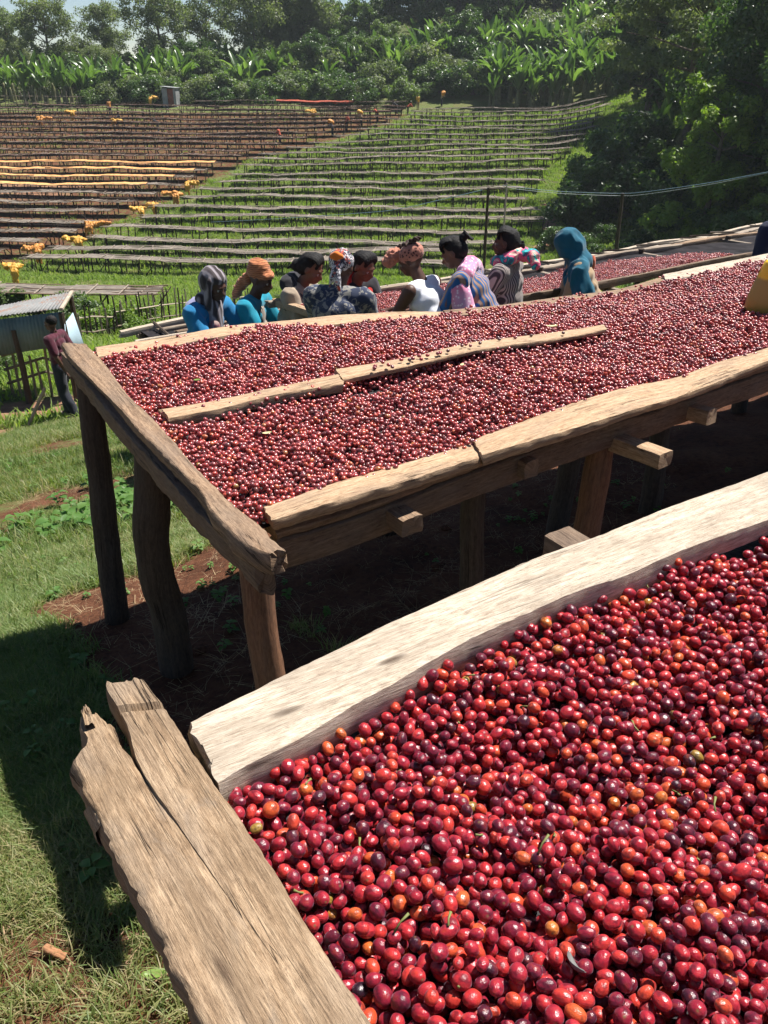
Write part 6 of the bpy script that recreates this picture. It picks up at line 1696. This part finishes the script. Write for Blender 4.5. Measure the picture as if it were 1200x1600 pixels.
def w_dark(f, r):
    bl(r, f.shirt(1.0, .022, .76), 'shirt', C_beige, fold=.008); bl(r, f.skirt(), 'skirt', C_black, .016); braids(f, r, True, (0, -.10, .12), .05)
    B = Blob(); B.chain([f.U((-.17, -.02, 1.30)), f.U((-.08, -.09, 1.33)), f.U((.08, -.08, 1.34)), f.U((.14, .03, 1.29)), f.U((.06, .12, 1.2))], [.06, .065, .06, .05, .04]); B.chain([f.U((-.17, -.04, 1.28)), f.U((-.2, -.07, 1.1)), f.U((-.19, -.07, .95))], [.075, .085, .07]); bl(r, B, 'shawl', C_black, .011, fold=.007)
def w_floral(f, r):
    bl(r, f.shirt(1.0, .026, .74, wide=1.08), 'blouse', C_floral, .010, fold=.009, fs=11); bl(r, f.skirt(), 'skirt', C_black, .016)
    B = Blob(); e = f.Hm.to_euler(); B.ell(f.hd((0, -.026, .205)), (.090, .100, .085), e); B.ell(f.hd((0, -.095, .15)), (.040, .035, .05), e); B.chain([f.hd((0.0, -.11, .14)), f.hd((.015, -.115, .07)), f.hd((.03, -.095, .0))], [.030, .024, .014]); B.chain([f.hd((0.0, -.11, .14)), f.hd((-.025, -.11, .07)), f.hd((-.04, -.09, .02))], [.028, .020, .012])
    bl(r, B, 'headscarf', C_floral2, .009, fold=.006, fs=22, seed=6)
    B = Blob(); B.chain([f.hd((-.035, -.118, .215)), f.hd((0, -.130, .228)), f.hd((.035, -.118, .215))], [.019, .022, .019]); B.ell(f.hd((.0, -.127, .2)), (.03, .014, .018), e); bl(r, B, 'hair_band', C_orange, .007, fold=.003)
def w_redscarf(f, r):
    bl(r, f.shirt(.35, .02, .76), 'blouse', C_black, fold=.005); bl(r, f.skirt(), 'skirt', C_grey, .016); braids(f, r, True, (0, -.09, .12), .045)
    B = Blob(); B.chain([f.U((-.14, -.02, 1.31)), f.U((-.05, -.08, 1.36)), f.U((.06, -.07, 1.36)), f.U((.12, .03, 1.31)), f.U((.05, .11, 1.22)), f.U((-.06, .10, 1.24)), f.U((-.14, .01, 1.3))], [.04, .045, .045, .045, .045, .045, .04]); B.chain([f.U((.1, .09, 1.24)), f.U((.12, .13, 1.08))], [.04, .045]); bl(r, B, 'scarf', C_red, .010, fold=.008, fs=20)
def w_white(f, r):
    bl(r, f.shirt(0, .006, .78), 'tank_top', C_white, .010, 10, fold=.006, fs=9); bl(r, f.skirt(), 'skirt', C_grey, .016)
    B = Blob(); e = f.Hm.to_euler(); B.ell(f.hd((0, -.024, .205)), (.092, .102, .080), e); bl(r, B, 'headwrap', C_wrapm, .009, fold=.004)
    B = Blob(); g_ = random.Random(3)
    for k in range(26):
        a = g_.uniform(0, 6.28); q = (.075 * math.cos(a) * g_.random(), -.02 + .09 * math.sin(a) * g_.random(), .262 + g_.uniform(0, .02)); B.chain([f.hd(q), f.hd((q[0] * 1.3, q[1] * 1.3, .285 + g_.uniform(0, .015))), f.hd((q[0] * 1.7, q[1] * 1.6, .27))], [.013, .010, .008])
    bl(r, B, 'hair_locks', pc('brown_black_hair', (.045, .022, .015)), .0075, 1, .003)
    B = Blob(); B.ell(f.hd((0, .10, .245)), (.06, .06, .048), e); B.ell(f.hd((.03, .14, .25)), (.045, .05, .05), e); B.ell(f.hd((-.02, .155, .235)), (.05, .05, .036), e); B.ell(f.hd((0.02, .17, .215)), (.03, .04, .03), e); bl(r, B, 'gauze_knot', C_fluff, .009, 1, fold=.016, fs=34, fd=(1, 1, 1))
def w_pink(f, r):
    bl(r, f.shirt(1.0, .018, .76), 'dress', C_stripeb, .010, fold=.007); bl(r, f.skirt(), 'skirt', C_stripeb, .016); braids(f, r, True, (0, -.125, .205), .034)
    B = Blob(); B.chain([f.U((-.20, .04, 1.22)), f.U((-.12, -.03, 1.32)), f.U((0, -.05, 1.36)), f.U((.12, -.03, 1.32)), f.U((.20, .04, 1.22))], [.060, .062, .060, .062, .060])
    for s in (-1, 1): B.chain([f.U((.19 * s, .03, 1.24)), f.U((.21 * s, .06, 1.08)), f.U((.20 * s, .07, .92))], [.075, .078, .06])
    B.chain([f.U((.12, .07, 1.28)), f.U((.02, .13, 1.2)), f.U((-.10, .12, 1.12)), f.U((-.12, .12, .95))], [.05, .055, .06, .055]); bl(r, B, 'shawl', C_pink, .010, fold=.009, fs=12)
def w_striped(f, r):
    bl(r, f.shirt(1.0, .024, .72, wide=1.06), 'cardigan', C_strip, .010, fold=.006); bl(r, f.skirt(), 'skirt', C_black, .016); braids(f, r, True, (0, -.105, .13), .035)
    B = Blob(); B.chain([f.hd((-.08, .05, .03)), f.hd((-.10, -.03, .05)), f.hd((-.04, -.10, .07)), f.hd((.05, -.10, .07)), f.hd((.10, -.03, .05)), f.hd((.07, .06, .03)), f.hd((0, .09, .02)), f.hd((-.08, .05, .03))], [.04, .045, .05, .05, .045, .042, .04, .04]); B.ell(f.hd((0, -.14, .06)), (.05, .05, .055)); B.chain([f.hd((-.02, -.16, .06)), f.hd((-.03, -.21, .05)), f.hd((-.04, -.23, -.02))], [.045, .05, .035]); bl(r, B, 'scarf', C_multi, .009, fold=.010, fs=22, fd=(1, 1, 1))
def w_teal(f, r):
    bl(r, f.shirt(1.0, .02, .76), 'dress', C_tan, .010, fold=.006); bl(r, f.skirt(), 'skirt', C_tan, .016)
    B = Blob(); e = f.Hm.to_euler(); B.ell(f.hd((0, -.01, .19)), (.108, .118, .105), e); B.ell(f.hd((0, .03, .13)), (.10, .075, .10), e); B.ell(f.hd((0, -.06, .12)), (.10, .08, .11), e); B.chain([f.hd((0, -.02, .05)), f.U((0, -.03, 1.30))], [.10, .11])
    B.chain([f.U((-.17, 0, 1.28)), f.U((0, -.02, 1.31)), f.U((.17, 0, 1.28))], [.085, .08, .085])
    for s, q in ((1, 1.0), (-1, 1.0)): B.chain([f.U((.19 * s, .02, 1.26)), f.U((.235 * s, .03, 1.08)), f.U((.24 * s, .04, .86))], [.085, .095, .085]); B.chain([f.U((.13 * s, .10, 1.2)), f.U((.17 * s, .11, 1.0)), f.U((.17 * s, .1, .84))], [.06, .075, .07])
    bl(r, B, 'hooded_shawl', C_dteal, .010, fold=.012, fs=11, seed=4)
    B = Blob(); B.ell(f.U((0.02, -.13, 1.24)), (.055, .025, .075)); bl(r, B, 'red_patch', pc('faded_red_panel', (.50, .12, .06)), .008, fold=.002)
def w_man(f, r):
    bl(r, f.shirt(.36, .02, .80), 'polo_shirt', C_maroon, .010, fold=.006); bl(r, f.trousers(), 'trousers', C_denim, .011, fold=.008, fs=10)
    B = hair_cap(f, Blob(), .004); bl(r, B, 'hair', M_hair, .008, fold=.001)
    B = Blob(); B.chain([f.hd((-.05, .01, .03)), f.hd((0, .055, .015)), f.hd((.05, .01, .03)), f.hd((0, -.045, .045)), f.hd((-.05, .01, .03))], [.016] * 5); bl(r, B, 'collar', C_maroon, .007, fold=.001)
    for s in (-1, 1):
        an = f.legs[s][2]; B = Blob(); B.cap((an[0], an[1] - .03, an[2] - .045), (an[0] + .01 * s, an[1] + .15, an[2] - .05), .042, .038); bl(r, B, 'shoe', pc('dusty_shoe', (.25, .21, .15)), .009, fold=.001)
def w_navy(f, r):
    bl(r, f.shirt(1.0, .03, .74), 'jacket', C_navy, .012, fold=.008); bl(r, f.skirt(.1, .30), 'skirt', C_navy, .016, fold=.01); bl(r, hair_cap(f, Blob(), .01), 'headscarf', C_navy, .010)
work = ((.02, .13, -.22), (-.07, .24, -.04))
person(338, 6.25, 423, -2.1, Fig(.30, .45, .0, armL=((.12, .12, -.22), (.02, .24, -.06)), armR=work), w_blue, 'woman in a bright blue jacket and grey-brown headscarf reaching towards the bed', .0095)
person(412, 6.6, 415, -1.85, Fig(.34, .38, -.0, armL=work, armR=work), w_orange, 'woman in a rust-orange headwrap and turquoise cardigan over a striped blouse')
person(494, 6.5, 399, -1.9, Fig(.30, .55, .1, armL=work, armR=((.03, .12, -.2), (-.1, .2, -.02)), mat=M_skin2), w_dark, 'woman with braided hair in a beige shirt and black shawl, looking down')
person(537, 5.55, 391, -.2, Fig(.36, .35, -.1, armL=work, armR=work, bulk=1.08), w_floral, 'woman seen from behind in a navy floral blouse and patterned headscarf with an orange band')
person(574, 6.7, 396, -2.4, Fig(.42, .5, .2, armL=work, armR=((.1, .2, -.16), (.02, .26, .02)), mat=M_skin2), w_redscarf, 'woman with a red scarf round her neck, stretching her bare arm over the cherries')
person(628, 5.8, 384, 1.0, Fig(.46, .5, .15, armL=work, armR=work, bulk=1.12), w_white, 'woman in a white sleeveless top with an orange gauze knot and locks on her head')
person(690, 5.8, 373, 1.2, Fig(.50, .65, .1, armL=work, armR=work, mat=M_skin2, bulk=1.08), w_pink, 'woman bending forward in a pink lace shawl with her black hair tied up')
person(789, 6.25, 355, 1.1, Fig(.10, .12, .15, armL=work, armR=work), w_striped, 'woman with braided hair in a striped cardigan and pink and turquoise scarf, standing upright')
person(873, 6.75, 363, 1.45, Fig(.42, .55, .0, armL=((.0, .06, -.26), (-.06, .12, -.16)), armR=((.0, .06, -.26), (-.06, .12, -.16)), bulk=1.05), w_teal, 'woman bent forward, wrapped over head and shoulders in a deep teal shawl')
person(76, 13.6, 493, 1.35, Fig(.06, .15, .0, armL=((.03, -.1, -.26), (-.06, -.06, -.2)), armR=((.04, -.12, -.25), (-.08, -.02, -.2)), legs={1: ((.085, 0, .84), (.09, .12, .48), (.1, .10, .075), 0), -1: ((-.085, 0, .84), (-.09, .0, .45), (-.1, -.16, .085), 0)}, female=False), w_man, 'man in a maroon polo shirt and dark trousers walking past the shed')
person(1214, 6.9, 300, .6, Fig(.05, .3, .0, armL=((.03, .02, -.26), (-.05, .10, -.2)), armR=((.03, .02, -.26), (-.05, .1, -.2))), w_navy, 'figure in navy clothes standing behind the yellow jerrycan, mostly out of the picture')
# workers far up the field, a dozen pixels each
def far_person(px, py, rz, shirt, lab, lean=.5, sack=None, trouser=None, sl=''):
    x, y = gp(px, py); f = Fig(lean, .2, armL=work, armR=work)
    root = empty('person', (x, y, Gz(x, y)), rz, label=lab, cat='person')
    f.body().build('body', M_skin, .022, I3, root, smooth=1)
    f.shirt(.5, .03).build('shirt', shirt, .022, I3, root, smooth=1); f.trousers().build('trousers', trouser or C_denim, .022, I3, root, smooth=1)
    if sack is not None:
        B = Blob(); B.ell((0, .05 + lean * .6, 1.42), (.32, .26, .20), (.3, 0, 0)); B.ell((.15, -.05 + lean * .5, 1.3), (.2, .2, .2))
        o = B.build('sack', sack, .03, I3, root, smooth=2, fold=.03, fscale=6); o.parent = None; o.location = root.location; o.rotation_euler = root.rotation_euler
        tag(o, sl, 'sack')
far_person(653, 172, .3, M_tarp_y, 'upright worker in bright yellow at the top end of the path', .05, trouser=C_tan)
far_person(565, 198, 1.2, C_tan, 'worker with a sack walking at the middle of the path', .3, M_tarp_y, sl='yellow sack carried by the worker at the middle of the path')
far_person(590, 190, 1.2, M_tarp_r, 'stooping worker in red beside the middle of the path', .8)
far_person(620, 178, 1.4, C_black, 'worker bent over in black with a red cloth beside the upper path', .9)
far_person(637, 180, -1.4, M_tarp_r, 'worker bent over in dull red beside the upper path', .9)
far_person(690, 166, -1.2, C_tan, 'worker with a sack near the end of the path at the forest corner', .2, M_tarp_o, sl='orange sack carried by the worker at the forest corner')
far_person(248, 206, 1.5, C_black, 'worker in black bent deeply over a bed in the middle of the red soil block', 1.1)
far_person(173, 180, .6, M_tarp_o, 'worker in an orange top standing between the upper beds under the ensete belt', .1)
far_person(183, 200, -1.0, C_black, 'dark-clothed worker stooping near the round yellow bundle', .9)
far_person(438, 226, 1.2, M_tarp_r, 'small worker with a pink-red top at the bend of the path', .3)
far_person(520, 214, 1.2, C_grey, 'worker with a sack at the start of the long green rows', .3, M_tarp_o, sl='orange sack carried at the start of the long green rows')
far_person(541, 205, -1.0, M_tarp_r, 'worker in red between the path and the upper beds', .4)
# ------------------------------------------------------------------ tarpaulins bunched on the bed ends
def bundle(px, py, wpx, mat, lab, name='tarpaulin', seed=0, hang=True):
    r = ray(px, py); t_ = 20.0
    for _ in range(4000):
        p = r * t_
        if p.z < Gz(p.x, p.y) + 1.0: break
        t_ += .05
    w_ = wpx / F * t_; q = random.Random(seed); B = Blob()
    for k in range(7):
        a = (k / 6 - .5) * w_ * .9
        B.ell((a + q.gauss(0, .04), q.gauss(0, .10), .06 + q.uniform(0, .10)), (w_ * q.uniform(.12, .2), q.uniform(.22, .36), q.uniform(.07, .14)), (q.gauss(0, .3), q.gauss(0, .4), q.uniform(0, 3)))
    sd = q.choice((-1, 1)) if seed % 3 else 1
    if hang:
        for k in range(3):
            x0 = sd * w_ * (.18 + .12 * k); L_ = q.uniform(.35, .85)
            B.chain([(x0, -.25, .06), (x0 + sd * .05, -.42, -.12), (x0 + sd * q.uniform(0, .12), -.44, -L_)], [.10, .085, .045])
    o = B.build(name, mat, .035, I3, None, smooth=2, fold=.05, fscale=5.5, fdir=(1.6, 1, .6), seed=seed)
    o.location = (p.x, p.y, p.z - .06); tag(o, lab, 'tarpaulin'); return o
bundle(114, 374, 34, M_tarp_y, 'orange-yellow tarpaulin bundled over the end of a drying bed below the black tarpaulin', seed=1)
bundle(52, 388, 28, M_tarp_o, 'orange tarpaulin hanging nearly to the soil from a bed end by the diagonal path', seed=2)
bundle(18, 418, 24, M_tarp_y, 'yellow cloth draped on the lowest drying bed of the red soil block', seed=3)
bundle(152, 350, 34, M_tarp_o, 'orange tarpaulin with a trailing end on the bed just above the black tarpaulins', seed=4)
bundle(216, 327, 18, M_tarp_y, 'small yellow bundle on a bed end beside a thick post', seed=5)
bundle(238, 321, 14, M_tarp_y, 'small yellow cloth scrap near the thick post on the path', seed=6)
bundle(267, 303, 26, M_tarp_o, 'orange tarpaulin slung over a bed end next to a hanging one', seed=7)
bundle(300, 287, 18, M_tarp_y, 'narrow yellow-orange tarpaulin hanging from a bed end, topmost of the path bundles', seed=8)
bundle(110, 175, 14, M_tarp_y, 'yellow bundle on the upper beds near the trees', seed=9)
bundle(70, 185, 18, M_tarp_o, 'flat orange cover on an upper bed at the left of the field', seed=10)
bundle(183, 189, 13, M_tarp_y, 'round yellow bundle on an upper bed beside a stooping worker', seed=11)
bundle(485, 174, 12, M_tarp_y, 'lone yellow bundle in the middle of the upper beds', seed=12)
bundle(240, 153, 12, M_tarp_y, 'yellow bundle on the highest bed under the ensete plants', seed=13)
# ------------------------------------------------------------------ air
hb = bpy.data.materials.new('air'); hb.use_nodes = True; hn = hb.node_tree.nodes; hn.clear()
ho = hn.new('ShaderNodeOutputMaterial'); hv = hn.new('ShaderNodeVolumePrincipled'); hv.inputs['Density'].default_value = .0003; hv.inputs['Color'].default_value = (.86, .93, 1, 1); hv.inputs['Anisotropy'].default_value = .25
hb.node_tree.links.new(hv.outputs[0], ho.inputs['Volume'])
V_, F_, _ = box((0, 0, 0), (1, 1, 1))
V_ = [Vector((-470, -75, -25)), Vector((-470, -75, 38)), Vector((-470, 470, -25)), Vector((-470, 470, 38)), Vector((470, -75, -25)), Vector((470, -75, 38)), Vector((470, 470, -25)), Vector((470, 470, 38))]
obj('haze', mesh_np('haze', V_, F_, [hb], False), kind='stuff')
